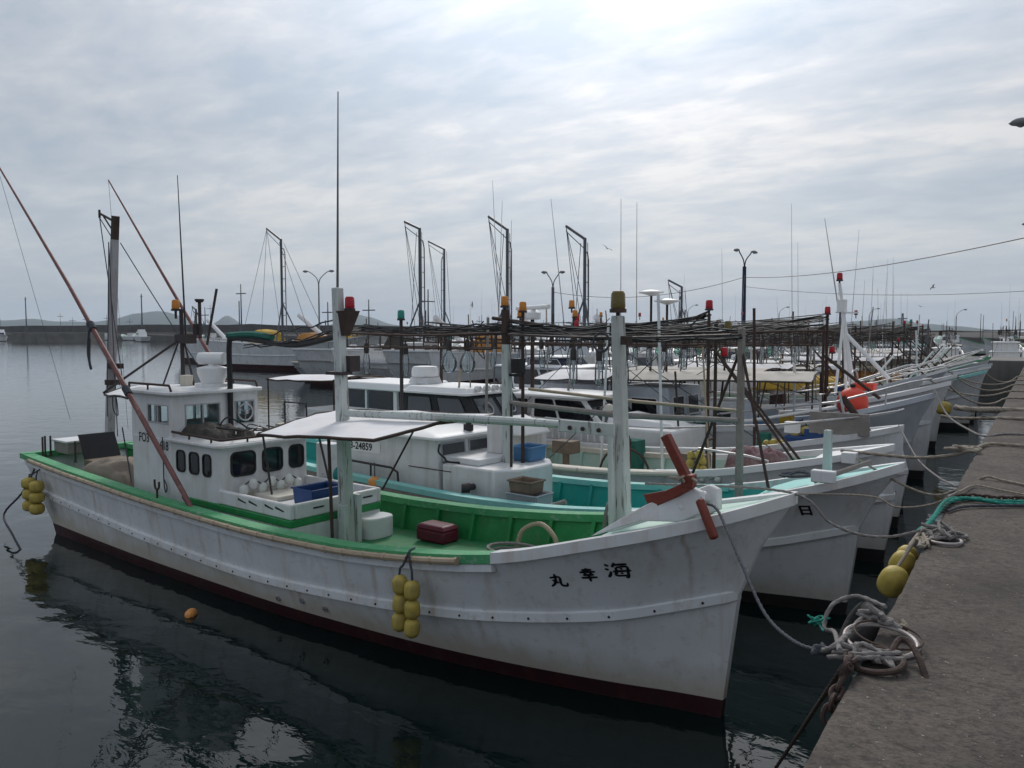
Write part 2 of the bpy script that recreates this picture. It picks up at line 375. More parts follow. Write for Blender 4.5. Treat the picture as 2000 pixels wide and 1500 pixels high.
def put(name, me, parent=None, bevel=0, loc=None, rot=None, scale=None):
    o = bpy.data.objects.new(name, me); col.objects.link(o); o.parent = parent
    if loc is not None: o.location = loc
    if rot is not None: o.rotation_euler = rot
    if scale is not None: o.scale = scale if isinstance(scale, (tuple, list)) else (scale,) * 3
    if bevel:
        b = o.modifiers.new('bevel', 'BEVEL'); b.width = bevel; b.segments = 2; b.limit_method = 'ANGLE'; b.angle_limit = R(40)
    return o
def tag(o, label=None, cat=None, group=None, kind=None):
    if label: o['label'] = label
    if cat: o['category'] = cat
    if group: o['group'] = group
    if kind: o['kind'] = kind
    return o
def empty(name, loc, rz=0):
    o = bpy.data.objects.new(name, None); col.objects.link(o); o.location = loc; o.rotation_euler = (0, 0, rz); o.empty_display_size = 0.2
    return o
def rrect(x0, x1, y0, y1, r, n=4):
    p = []
    for cx, cy, a in ((x1 - r, y1 - r, 0), (x0 + r, y1 - r, 90), (x0 + r, y0 + r, 180), (x1 - r, y0 + r, 270)):
        for i in range(n + 1):
            t = R(a + 90 * i / n); p.append((cx + r * math.cos(t), cy + r * math.sin(t)))
    return p
def table(pts):
    xs = [p[0] for p in pts]; ys = [p[1] for p in pts]; n = len(xs)
    d = [(ys[i + 1] - ys[i]) / (xs[i + 1] - xs[i]) for i in range(n - 1)]
    m = [d[0]] + [0 if d[i - 1] * d[i] <= 0 else 2 * d[i - 1] * d[i] / (d[i - 1] + d[i]) for i in range(1, n - 1)] + [d[-1]]
    def f(x):
        if x <= xs[0]: return ys[0]
        if x >= xs[-1]: return ys[-1]
        i = 0
        while x > xs[i + 1]: i += 1
        h = xs[i + 1] - xs[i]; t = (x - xs[i]) / h
        return ((2 * t**3 - 3 * t**2 + 1) * ys[i] + (t**3 - 2 * t**2 + t) * h * m[i] + (-2 * t**3 + 3 * t**2) * ys[i + 1] + (t**3 - t**2) * h * m[i + 1])
    return f
def sagline(a, b, sag, n=14):
    a = Vector(a); b = Vector(b)
    return [a.lerp(b, i / n) - Vector((0, 0, sag * 4 * (i / n) * (1 - i / n))) for i in range(n + 1)]
def curve(pts, n=6):
    """Catmull-Rom through the points"""
    P = [Vector(p) for p in pts]
    if len(P) == 1: P = [P[0], P[0] + Vector((0, 0, 0.25))]
    P = [P[0] * 2 - P[1]] + P + [P[-1] * 2 - P[-2]]; o = []
    for i in range(1, len(P) - 2):
        for k in range(n):
            t = k / n
            o.append(0.5 * ((2 * P[i]) + (P[i + 1] - P[i - 1]) * t + (2 * P[i - 1] - 5 * P[i] + 4 * P[i + 1] - P[i + 2]) * t * t + (3 * P[i] - P[i - 1] - 3 * P[i + 1] + P[i + 2]) * t**3))
    o.append(P[-2]); return o

# ---------------------------------------------------------------- the setting
MB().rows([[(x, y, 0) for x in (-6000, -300, -60, 0, 60, 6000)] for y in (-300, -20, 60, 400, 7000)]).build('water', 'water', None, 0)['kind'] = 'structure'
def quay():
    rnd = random.Random(3); QX = -0.69; rows = []
    y = -8.0; j1 = j2 = 0.0
    while y < 53.0:
        j1 = 0.7 * j1 + rnd.uniform(-0.006, 0.006); j2 = 0.7 * j2 + rnd.uniform(-0.006, 0.006)
        e = 0.02 + abs(rnd.gauss(0, 0.006))
        rows.append([(QX + 0.02, y, -1.5), (QX + j1 * 0.5, y, 1.2), (QX + j1, y, 1.8 - e * 1.3), (QX + j1 + e * 0.4, y, 1.8 - e * 0.35), (QX + j1 + e * 1.6, y, 1.8 + j2 * 0.3),
                     (QX + 0.4, y, 1.8), (QX + 3, y, 1.8), (QX + 14, y, 1.8), (60, y, 1.8)])
        y += 0.09 if y < 14 else (0.5 if y < 30 else 2.0)
    MB().rows(rows).build('quay', 'concrete', None, 0.5)['kind'] = 'structure'
    m = MB(); m.box(-67, 60, 53, 61, -1.5, 1.78); m.build('jetty', 'old_concrete')['kind'] = 'structure'
quay()
def hills():
    import mathutils
    nz = mathutils.noise
    for nm, d, segs in (('hill', 5200, [(-700, 618), (-300, 622), (0, 628), (60, 624), (120, 630), (220, 628), (270, 612), (300, 610), (340, 618), (400, 634), (440, 640)]),
                        ('hill', 5600, [(380, 640), (420, 632), (445, 619), (475, 634), (520, 641), (600, 641), (650, 634), (690, 616), (720, 618), (760, 633), (850, 642)]),
                        ('hill', 4600, [(1560, 645), (1620, 634), (1690, 628), (1740, 623), (1800, 632), (1880, 638), (1960, 645), (2050, 650), (2400, 646)])):
        f = table(segs); rows = []
        for k in range(7):
            rr = []
            for i in range(71):
                px = segs[0][0] + (segs[-1][0] - segs[0][0]) * i / 70
                p = at(px, HOR, D=d + (3 - abs(k - 3)) * 0 + (k - 3) * 260); top = (HOR - f(px)) / FPX * d * 1.12
                h = top * (1 - abs(k - 3) / 3) + 0.16 * top * nz.noise(Vector((px * 0.02, k * 0.6, d * 0.01)))
                rr.append((p.x, p.y, max(-3, h) if k not in (0, 6) else -3))
            rows.append(rr)
        MB().rows(rows).build(nm, 'hill_forest', None, 1.2)['kind'] = 'structure'
hills()

# ---------------------------------------------------------------- boats
BOATS = {}
T_BS = table([(0, 0.03), (0.015, 0.26), (0.045, 0.52), (0.106, 0.77), (0.178, 0.91), (0.253, 0.975), (0.345, 1.0), (0.58, 1.0), (0.8, 0.94), (1, 0.8)])
T_BK = table([(0, 0.035), (0.04, 0.26), (0.075, 0.44), (0.15, 0.68), (0.21, 0.79), (0.31, 0.87), (0.46, 0.9), (0.65, 0.9), (0.88, 0.83), (1, 0.74)])
T_BW = table([(0, 0.03), (0.035, 0.10), (0.08, 0.22), (0.17, 0.42), (0.28, 0.6), (0.48, 0.76), (0.7, 0.79), (1, 0.73)])
T_G = table([(0, 1), (0.043, 0.8), (0.106, 0.55), (0.178, 0.29), (0.253, 0.15), (0.345, 0.043), (0.459, 0), (1, 0)])
T_GK = table([(0, 1), (0.04, 0.8), (0.075, 0.64), (0.15, 0.43), (0.21, 0.3), (0.31, 0.16), (0.46, 0.02), (0.55, 0), (1, 0)])
T_H = table([(0, 0), (0.46, 0), (0.62, 0.22), (0.8, 0.62), (1, 1)])
class Boat:
    def __init__(s, key, name, label, loc, yaw, group=None, L=13.17, hb=1.18, zb=2.03, zm=1.09, zs=1.24, tip=0.6, kb=1.13, km=0.46, ks=0.68,
                 hull='hull_white', boot='boot_red', cap='white', capf=None, inner='white', deck='cream', xcap=-1.75, depth=0.38, ns=26, boot_z=0.2,
                 strake=True, fd=-0.9, fdmat='pale_green', detail=1):
        s.__dict__.update(locals()); del s.__dict__['s']
        s.k = L / 13.17
        s.root = empty(name, (loc[0], loc[1], 0), -R(yaw)); BOATS[key] = s
        tag(s.root, label, 'boat', group)
        s.ex = Vector((math.cos(R(yaw)), -math.sin(R(yaw)), 0)); s.ey = Vector((math.sin(R(yaw)), math.cos(R(yaw)), 0)); s.o = Vector((loc[0], loc[1], 0))
        s.build_hull()
    # world / pixel
    def w(s, p): return s.o + s.ex * p[0] + s.ey * p[1] + Vector((0, 0, p[2]))
    def px(s, px, py, y=None, x=None, z=None):
        r = _fw + _rt * ((px - CX) / FPX) + _up * ((CY - py) / FPX); c = _C - s.o
        if y is not None: t = (y - c.dot(s.ey)) / r.dot(s.ey)
        elif x is not None: t = (x - c.dot(s.ex)) / r.dot(s.ex)
        else: t = (z - c.z) / r.z
        p = c + r * t
        return Vector((p.dot(s.ex), p.dot(s.ey), p.z))
    # hull shape
    def level(s, i, u):
        k = s.k; hb = s.hb
        st = s.tip - s.L
        xb = (-0.25 * k, 0.0, 0.02, 0.14 * k, 0, s.tip)[i]; xs = (st + 1.35 * k, st + 1.05 * k, st + 0.95 * k, st + 0.4 * k, 0, st)[i]
        zk = s.km + (s.kb - s.km) * T_GK(u) + (s.ks - s.km) * T_H(u)
        zsh = s.zm + (s.zb - s.zm) * T_G(u) + (s.zs - s.zm) * T_H(u)
        if i == 4:
            a = s.level(3, u); b = s.level(5, u); f = 0.5
            cc = 0.075 * hb * max(0, 1 - u * 4) * (1 - max(0, 1 - u * 25))
            return (a[0] * f + b[0] * f - 0.05 * s.k * max(0, 1 - u * 8), a[1] * f + b[1] * f - cc, a[2] * f + b[2] * f)
        x = xb + (xs - xb) * u
        if i == 0: return (x, hb * 0.7 * T_BW(u), -0.45)
        if i == 1: return (x, hb * T_BW(u), 0.0)
        if i == 2: return (x, hb * (T_BW(u) + (T_BK(u) - T_BW(u)) * s.boot_z / max(zk, 0.3)), s.boot_z)
        if i == 3: return (x, hb * T_BK(u), zk)
        return (x, hb * T_BS(u), zsh)
    def ux(s, i, x):
        a = s.level(i, 0)[0]; b = s.level(i, 1)[0]
        return min(1, max(0, (a - x) / (a - b)))
    def sheer(s, x):
        q = s.level(5, s.ux(5, x)); return q[1], q[2]
    def half(s, x, z):
        L = []
        for i in (1, 2, 3, 4, 5):
            u = s.ux(i if i != 4 else 5, x); q = s.level(i, u); L.append((q[2], q[1]))
        for (z0, b0), (z1, b1) in zip(L, L[1:]):
            if z <= z1: return b0 + (b1 - b0) * max(0, (z - z0)) / max(1e-6, z1 - z0)
        return L[-1][1]
    def deckz(s, x):
        b, z = s.sheer(x); return min(z - s.depth, s.zm - s.depth + 0.35)
    def dw(s, x): return max(0.05, min(s.sheer(x)[0] - 0.17, s.half(x, s.deckz(x)) - 0.09))
    def hit(s, x, z):
        """half beam of the built plating at x, z"""
        if not hasattr(s, 'bvh'):
            from mathutils.bvhtree import BVHTree
            me = s.hullobj.data; s.bvh = BVHTree.FromPolygons([v.co.copy() for v in me.vertices], [tuple(p.vertices) for p in me.polygons])
        h = s.bvh.ray_cast(Vector((x, -5, z)), Vector((0, 1, 0)))
        return -h[0].y if h[0] is not None else s.half(x, z)
    def build_hull(s):
        us = [((i / s.ns) ** 1.35) for i in range(s.ns + 1)]
        LV = [[s.level(i, u) for i in range(6)] for u in us]
        m = MB()
        for j in range(5):
            for sg in (-1, 1):
                rr = [[(LV[a][j + q][0], sg * LV[a][j + q][1], LV[a][j + q][2]) for q in ((0, 1) if sg < 0 else (1, 0))] for a in range(len(us))]
                m.rows(rr, 1 if j < 2 else 0)
            for e, fl in ((0, True), (-1, False)):
                p, q = LV[e][j], LV[e][j + 1]
                vs = [(p[0], -p[1], p[2]), (p[0], p[1], p[2]), (q[0], q[1], q[2]), (q[0], -q[1], q[2])]
                m.add(vs, [(0, 1, 2, 3) if fl else (3, 2, 1, 0)], 1 if j < 2 else 0)
        # weld
        me = m.mesh('hull', [s.hull, s.boot], None)
        import bmesh
        bm = bmesh.new(); bm.from_mesh(me); bmesh.ops.remove_doubles(bm, verts=bm.verts, dist=0.0005); bmesh.ops.recalc_face_normals(bm, faces=bm.faces); bm.to_mesh(me); bm.free()
        me.shade_smooth(); me.set_sharp_from_angle(angle=R(24))
        hull = put('hull', me, s.root); s.hullobj = hull
        # rails along the sheer
        cp = s.capf or s.cap
        for sg in (-1, 1):
            for (nm, mt, sel) in (('gunwale', s.cap, lambda x: x <= s.xcap + 0.02), ('bow_rail', cp, lambda x: x >= s.xcap - 0.02)):
                rr = []
                xs = [u for u in us if sel(s.level(5, u)[0])]
                ub = s.ux(5, s.xcap)
                xs = sorted(set(xs + [ub]))
                for u in xs:
                    x, b, z = s.level(5, u); wd = 0.15 if nm == 'gunwale' else 0.11
                    up = 0.035 if nm == 'gunwale' else 0.05
                    bi = max(0.004, b - wd); bo = b + 0.03
                    if sg < 0: rr.append([(x, -bo, z - 0.05), (x, -bo, z + up), (x, -bi, z + up), (x, -bi, z - 0.05)])
                    else: rr.append([(x, bi, z - 0.05), (x, bi, z + up), (x, bo, z + up), (x, bo, z - 0.05)])
                if len(rr) < 2: continue
                g = MB().rows(rr, 0, True)
                g.add(rr[0], [(0, 1, 2, 3)]); g.add(rr[-1], [(3, 2, 1, 0)])
                g.build(nm, mt, s.root, 0.5)
        # transom rail
        x, b, z = s.level(5, 1); MB().box(x - 0.04, x + 0.13, -b - 0.03, b + 0.03, z - 0.05, z + 0.042).build('transom_rail', s.cap, s.root)
        if s.strake:
            for sg in (-1, 1):
                rr = []
                for u in us:
                    q = s.level(3, u); x, b, z = q
                    p = (0.0 if u == 0 else 0.045)
                    row = [(x, sg * (b - 0.01), z + 0.075), (x, sg * (b + p), z + 0.045), (x, sg * (b + p), z - 0.035), (x, sg * (b - 0.015), z - 0.045)]
                    rr.append(row if sg > 0 else row[::-1])
                MB().rows(rr, 0, False).build('rub_strake', s.hull, s.root, 0.5)
        # inside: bulwarks, deck, foredeck
        st = s.tip - s.L
        xs = [st + 0.12 + (s.fd + 0.15 - st - 0.12) * i / 24 for i in range(25)]
        for sg in (-1, 1):
            rr = []
            for x in xs:
                b, z = s.sheer(x); rr.append([(x, sg * (b - 0.1), z - 0.02), (x, sg * s.dw(x), s.deckz(x) - 0.01)][::sg])
            MB().rows(rr).build('bulwark', s.inner, s.root)
        MB().rows([[(x, -s.dw(x), s.deckz(x)), (x, 0, s.deckz(x) + 0.025), (x, s.dw(x), s.deckz(x))] for x in xs]).build('deck', s.deck, s.root)
        if s.detail:
            for sg in ((-1, 1) if s.detail > 1 else (1,)):
                x = st + 0.7
                while x < s.fd - 0.3:
                    b, z = s.sheer(x)
                    d = s.dw(x); zd = s.deckz(x)
                    MB().hexa([(x - 0.025, sg * (d + 0.005), zd), (x + 0.025, sg * (d + 0.005), zd), (x + 0.025, sg * (d - 0.055), zd), (x - 0.025, sg * (d - 0.055), zd)],
                              [(x - 0.025, sg * (b - 0.1), z - 0.03), (x + 0.025, sg * (b - 0.1), z - 0.03), (x + 0.025, sg * (b - 0.155), z - 0.03), (x - 0.025, sg * (b - 0.155), z - 0.03)]).build('rib', s.inner, s.root)
                    x += 0.62
        fx = [s.fd + (s.tip - 0.05 - s.fd) * i / 10 for i in range(11)]
        rr = []
        for x in fx:
            b, z = s.sheer(x); b = max(0.01, b - 0.06); rr.append([(x, -b, z + 0.01), (x, 0, z + 0.05), (x, b, z + 0.01)])
        f = MB().rows(rr); b, z = s.sheer(s.fd)
        d = s.dw(s.fd); f.add([(s.fd, -d, s.deckz(s.fd)), (s.fd, d, s.deckz(s.fd)), (s.fd, b - 0.06, z + 0.01), (s.fd, 0, z + 0.05), (s.fd, -b + 0.06, z + 0.01)], [(4, 3, 2, 1, 0)])
        f.build('foredeck', s.fdmat, s.root)
    # ---- parts
    def part(s, mb, name, mat, bevel=0, smooth=0.6, parent=None): return mb.build(name, mat, parent or s.root, smooth, bevel)
    def window(s, quad, u0, v0, u1, v1, r=0.04, fw=0.025, frame='rubber', pane='glass_dark', parent=None):
        bl, br, tr, tl = [Vector(p) for p in quad]
        W = ((br - bl).length + (tr - tl).length) / 2; H = ((tl - bl).length + (tr - br).length) / 2
        n = (br - bl).cross(tl - bl).normalized()
        def P(u, v, off):
            a = u / W; c = v / H
            return (bl * (1 - a) + br * a) * (1 - c) + (tl * (1 - a) + tr * a) * c + n * off
        x0, x1, y0, y1 = u0 * W, u1 * W, v0 * H, v1 * H
        r = min(r, (x1 - x0) * 0.45, (y1 - y0) * 0.45)
        out = rrect(x0, x1, y0, y1, r); inn = rrect(x0 + fw, x1 - fw, y0 + fw, y1 - fw, max(0.004, r - fw * 0.6)); k = len(out)
        m = MB(); m.add([P(*p, 0.0) for p in out] + [P(*p, 0.016) for p in out] + [P(*p, 0.016) for p in inn] + [P(*p, 0.003) for p in inn],
                        [(a * k + i, a * k + (i + 1) % k, (a + 1) * k + (i + 1) % k, (a + 1) * k + i) for a in range(3) for i in range(k)])
        o = m.build('window', frame, parent or s.root)
        MB().add([P(*p, 0.005) for p in inn], [tuple(range(k))]).build('pane', pane, o, 0)
        return o
    def cabin(s, x0, x1, hw, z0, z1, rake=0.0, aft=0.0, tuck=0.05, mat='white', name='cabin', bevel=0.03):
        B = [(x0, -hw, z0), (x1, -hw, z0), (x1, hw, z0), (x0, hw, z0)]
        h2 = hw - tuck
        T = [(x0 + aft, -h2, z1), (x1 - rake, -h2, z1), (x1 - rake, h2, z1), (x0 + aft, h2, z1)]
        o = s.part(MB().hexa(B, T), name, mat, bevel)
        return o, dict(near=(B[0], B[1], T[1], T[0]), front=(B[1], B[2], T[2], T[1]), far=(B[2], B[3], T[3], T[2]), back=(B[3], B[0], T[0], T[3]))
    def roof(s, x0, x1, hw, z, th=0.05, mat='white', r=0.12, name='roof', crown=0.03):
        return s.part(MB().prism(rrect(x0, x1, -hw, hw, r), z, z + th).prism(rrect(x0 + 0.06, x1 - 0.06, -hw + 0.06, hw - 0.06, r), z + th, z + th + crown, 0.9), name, mat, 0.012)
    def mast(s, x, y, z0, z1, w0, w1=None, mat='mast_green', square=True, lean=(0, 0), name='mast'):
        w1 = w1 or w0 * 0.75; a = Vector((x, y, z0)); b = Vector((x + lean[0], y + lean[1], z1))
        if square:
            h0, h1 = w0 / 2, w1 / 2; m = MB().hexa([a + Vector(q) for q in ((-h0, -h0, 0), (h0, -h0, 0), (h0, h0, 0), (-h0, h0, 0))], [b + Vector(q) for q in ((-h1, -h1, 0), (h1, -h1, 0), (h1, h1, 0), (-h1, h1, 0))])
            return s.part(m, name, mat, 0.012)
        return s.part(MB().tube([a, b], [w0 / 2, w1 / 2], 8), name, mat)
    def beacon(s, p, color, size=0.1, parent=None):
        x, y, z = p
        o = s.part(MB().lathe([(size * 0.8, 0), (size * 0.8, size * 0.35), (size * 0.62, size * 0.4)], p, n=12).tube([(x, y, z - 0.12), (x, y, z)], size * 0.22, 6), 'beacon_base', 'dark_metal', parent=parent)
        MB().lathe([(size * 0.66, size * 0.4), (size * 0.7, size * 0.6), (size * 0.66, size * 1.75), (size * 0.5, size * 2.0), (size * 0.12, size * 2.05)], p, n=14).build('beacon_lens', color, o)
        return o
    def whip(s, x, y, z0, z1, dx=0.0, dy=0.0, r=0.014, mat='steel'):
        h = z1 - z0
        return s.part(MB().tube([(x, y, z0), (x + dx * 0.35, y + dy * 0.35, z0 + h * 0.35), (x + dx, y + dy, z1)], [r, r * 0.8, r * 0.35], 5), 'whip_antenna', mat)
    def pipe(s, pts, r=0.02, mat='steel', name='rail', n=8): return s.part(MB().tube(pts, r, n), name, mat)
    def cables(s, a, b, n=5, sag=0.12, mat='black', spread=0.08, r=0.012):
        m = MB()
        for i in range(n):
            o = Vector((random.uniform(-.05, .05), random.uniform(-spread, spread), random.uniform(-spread, spread)))
            pts = sagline(Vector(a) + o, Vector(b) + o, sag * random.uniform(0.3, 1.6), 10)
            pts = [p + Vector((0, random.gauss(0, 0.012), random.gauss(0, 0.018))) for p in pts]
            m.tube(pts, r * random.uniform(0.6, 1.3), 5)
        return s.part(m, 'cable_bundle', mat)
    def rack(s, x0, x1, z, hw=0.45, nb=8, mat='rust', kind=0, drop=0.38, dz=0.0, rings=0, deep=0.0):
        m = MB(); n = 9
        for yy in (-hw, hw): m.tube([(x0 + (x1 - x0) * i / n, yy, z + dz * i / n - 0.04 * math.sin(math.pi * i / n)) for i in range(n + 1)], 0.019, 6)
        k = max(2, int(abs(x1 - x0) / 0.55))
        for i in range(k + 1):
            x = x0 + (x1 - x0) * i / k; zz = z + dz * i / k - 0.04 * math.sin(math.pi * i / k)
            m.tube([(x, -hw, zz), (x, hw, zz)], 0.016, 5)
            if deep:
                m.tube([(x, -hw, zz), (x, -hw, zz - deep)], 0.012, 5); m.tube([(x, hw, zz), (x, hw, zz - deep)], 0.012, 5)
        if deep:
            for yy in (-hw, hw): m.tube([(x0, yy, z - deep), (x1, yy, z + dz - deep)], 0.018, 5)
        o = s.part(m, 'lamp_rack', mat)
        for i in range(nb):
            t = (i + 0.5) / nb; x = x0 + (x1 - x0) * t
            for yy in ((-hw, hw) if s.detail else (-hw,)):
                put('squid_lamp', BULB[kind], o, 0, (x + random.uniform(-.05, .05), yy, z + dz * t - drop + random.uniform(-.03, .03)), (random.uniform(-.1, .1), random.uniform(-.1, .1), 0))
        return o
    def awning(s, c, sag=0.05, mat='canvas', posts=True, tubes='rust', zpost=None, post_r=0.018, inset=0.06, n=6, crown=0.08):
        """c: four corners near-aft, near-fore, far-fore, far-aft"""
        A, B, C_, D = [Vector(p) for p in c]; rr = []; rb = []
        for i in range(n + 1):
            u = i / n; a = A.lerp(B, u); d = D.lerp(C_, u); row = []
            for j in range(n + 1):
                v = j / n; p = a.lerp(d, v)
                p.z += crown * (1 - (2 * v - 1) ** 2) - sag * math.sin(math.pi * u * 2) ** 2 * 0.5 + random.gauss(0, 0.006)
                row.append(p)
            rr.append(row); rb.append([q - Vector((0, 0, 0.012)) for q in row])
        m = MB().rows(rr); m.rows([r[::-1] for r in rb])
        o = s.part(m, 'awning', mat, 0, 1.2)
        e = [rr[i][0] for i in range(n + 1)] + [rr[n][j] for j in range(1, n + 1)] + [rr[i][n] for i in range(n - 1, -1, -1)] + [rr[0][j] for j in range(n - 1, 0, -1)]
        e = [p + Vector((random.gauss(0, 0.008), random.gauss(0, 0.008), -0.012 + random.gauss(0, 0.006))) for p in e]
        MB().tube(e, 0.02, 6, closed=True).build('awning_frame', tubes, o)
        if posts:
            for p in (A, B, C_, D):
                zz = s.deckz(p.x) if zpost is None else zpost
                s.part(MB().tube([(p.x, p.y * 0.95, zz), (p.x, p.y * 0.95, p.z + 0.02)], post_r, 6), 'awning_post', tubes)
        return o
    def radar_bar(s, p, w=0.75, parent=None, rz=0.4):
        x, y, z = p
        o = s.part(MB().lathe([(0.17, 0), (0.2, 0.04), (0.2, 0.16), (0.12, 0.22), (0.05, 0.24)], p, n=16), 'radar_base', 'white_clean', parent=parent)
        c, q = math.cos(rz), math.sin(rz); h = w / 2
        MB().tube([(x - c * h, y - q * h, z + 0.28), (x + c * h, y + q * h, z + 0.28)], 0.055, 10).build('radar_antenna', 'white_clean', o, 0.9)
        return o
    def radome(s, p, r=0.26, h=0.22):
        return s.part(MB().lathe([(r * 0.8, 0), (r * 0.97, 0.02), (r, 0.06), (r * 0.97, h * 0.75), (r * 0.85, h * 0.95), (r * 0.4, h), (0.02, h * 1.01)], p, n=20), 'radome', 'white_clean')
    def gps(s, p, r=0.16):
        x, y, z = p
        return s.part(MB().tube([(x, y, z - 0.5), (x, y, z)], 0.018, 6).lathe([(0.04, 0), (r * 0.6, 0.05), (r, 0.07), (r, 0.1), (r * 0.4, 0.14), (0.02, 0.15)], p, n=12), 'satellite_dome', 'white_clean')
    def text(s, body, size, place, name='lettering', mat='letter', bold=0.0, sx=1.0):
        cu = bpy.data.curves.new('lettering', 'FONT'); cu.body = body; cu.size = size; cu.offset = bold; cu.resolution_u = 3
        ob = bpy.data.objects.new('tmp', cu); me = bpy.data.meshes.new_from_object(ob)
        w = max([v.co.x for v in me.vertices] or [0])
        import bmesh
        bm = bmesh.new(); bm.from_mesh(me); bmesh.ops.triangulate(bm, faces=bm.faces); bmesh.ops.remove_doubles(bm, verts=bm.verts, dist=1e-5)
        bm.to_mesh(me); bm.free()
        for v in me.vertices: v.co = Vector(place(v.co.x * sx, v.co.y))
        me.materials.clear(); me.materials.append(MAT[mat]); me.name = name
        bpy.data.objects.remove(ob)
        return put(name, me, s.root)

def bulb_mesh(kind):
    m = MB()
    if kind == 0:     # tall clear lamp
        m.lathe([(0.01, -0.2), (0.045, -0.18), (0.062, -0.1), (0.06, 0.05), (0.05, 0.14), (0.035, 0.17)], n=12, mi=0)
        m.lathe([(0.012, -0.13), (0.012, 0.16)], n=6, mi=2)
    elif kind == 1:   # round clear lamp
        m.lathe([(0.01, -0.2), (0.08, -0.17), (0.125, -0.09), (0.13, -0.02), (0.1, 0.07), (0.05, 0.14), (0.04, 0.17)], n=14, mi=0)
        m.lathe([(0.012, -0.12), (0.015, 0.16)], n=6, mi=2)
    else:             # green glass lamp
        m.lathe([(0.01, -0.16), (0.05, -0.14), (0.075, -0.06), (0.06, 0.06), (0.035, 0.13), (0.035, 0.17)], n=12, mi=0)
    m.lathe([(0.04, 0.165), (0.045, 0.18), (0.045, 0.3), (0.03, 0.34), (0.012, 0.36), (0.012, 0.42)], n=8, mi=1)
    return m.mesh('squid_lamp', ['bulb_glass' if kind < 2 else 'bulb_green', 'dark_metal', 'steel'])
glassy('bulb_green', (0.5, 0.72, 0.62), 0.06)
BULB = [bulb_mesh(i) for i in range(3)]
FLOAT = {}
def float_mesh(mat, r=0.1, h=0.2):
    k = (mat, r, h)
    if k not in FLOAT:
        m = MB(); prof = []
        for i in range(13):
            t = -1 + 2 * i / 12; rr = r * (1 - abs(t) ** 3.2) ** 0.5 if abs(t) < 1 else 0.02
            prof.append((max(rr, 0.022), t * h / 2))
        m.lathe(prof, n=14); FLOAT[k] = m.mesh('float', mat)
    return FLOAT[k]
def fender(label, top, boatw, n=3, cols=2, r=0.085, h=0.2, mat='float_yellow', out=Vector((0, -1, 0)), along=Vector((1, 0, 0)), droop=0.22, group=None):
    """bunch of net floats on a rope, hung from a rail at world point top"""
    o = empty('fender', top); tag(o, label, 'fender', group)
    rnd = random.Random(sum(map(ord, label)))
    for c in range(cols):
        cx = (c - (cols - 1) / 2) * r * 2.05
        for i in range(n):
            p = along * (cx + rnd.uniform(-.012, .012)) + out * (r * 1.05) + Vector((0, 0, -droop - h * 0.5 - i * h * 0.93 - c * 0.03))
            put('float', float_mesh(mat, r, h), o, 0, p, (rnd.uniform(-.1, .1), rnd.uniform(-.1, .1), rnd.uniform(0, 3)))
        MB().tube(curve([Vector((0, 0, 0.05)) - out * 0.05, out * 0.03 + Vector((0, 0, 0.03)), along * cx * 0.6 + out * (r * 0.8) + Vector((0, 0, -droop * 0.5)), along * cx + out * r * 1.05 + Vector((0, 0, -droop)), along * cx + out * r * 1.05 + Vector((0, 0, -droop - n * h * 0.95))], 4), 0.012, 6).build('rope', 'rope_dark', o)
    return o
def rope(label, pts, r=0.016, mat='rope_grey', name='mooring_rope', smooth=6, cat='rope', group=None):
    return tag(MB().laid(curve(pts, smooth), r).build(name, mat, None, 1.2), label, cat, group)

def holewall(m, o, u, v, n, W, H, holes, th):
    """flat wall from o along u (W) and v (H), thickness th against n, with rectangular openings"""
    o, u, v, n = Vector(o), Vector(u), Vector(v), Vector(n)
    xs = sorted({0, W} | {h[0] for h in holes} | {h[2] for h in holes}); ys = sorted({0, H} | {h[1] for h in holes} | {h[3] for h in holes})
    P = lambda a, b, d: o + u * a + v * b - n * d
    for i in range(len(xs) - 1):
        for j in range(len(ys) - 1):
            a0, a1, b0, b1 = xs[i], xs[i + 1], ys[j], ys[j + 1]
            if any(h[0] <= a0 and a1 <= h[2] and h[1] <= b0 and b1 <= h[3] for h in holes): continue
            m.add([P(a0, b0, 0), P(a1, b0, 0), P(a1, b1, 0), P(a0, b1, 0)], [(0, 1, 2, 3)]); m.add([P(a0, b0, th), P(a1, b0, th), P(a1, b1, th), P(a0, b1, th)], [(3, 2, 1, 0)])
    for a0, b0, a1, b1 in holes:
        c = [(a0, b0), (a1, b0), (a1, b1), (a0, b1)]
        for k in range(4):
            p, q = c[k], c[(k + 1) % 4]; m.add([P(*p, 0), P(*q, 0), P(*q, th), P(*p, th)], [(3, 2, 1, 0)])
    return P

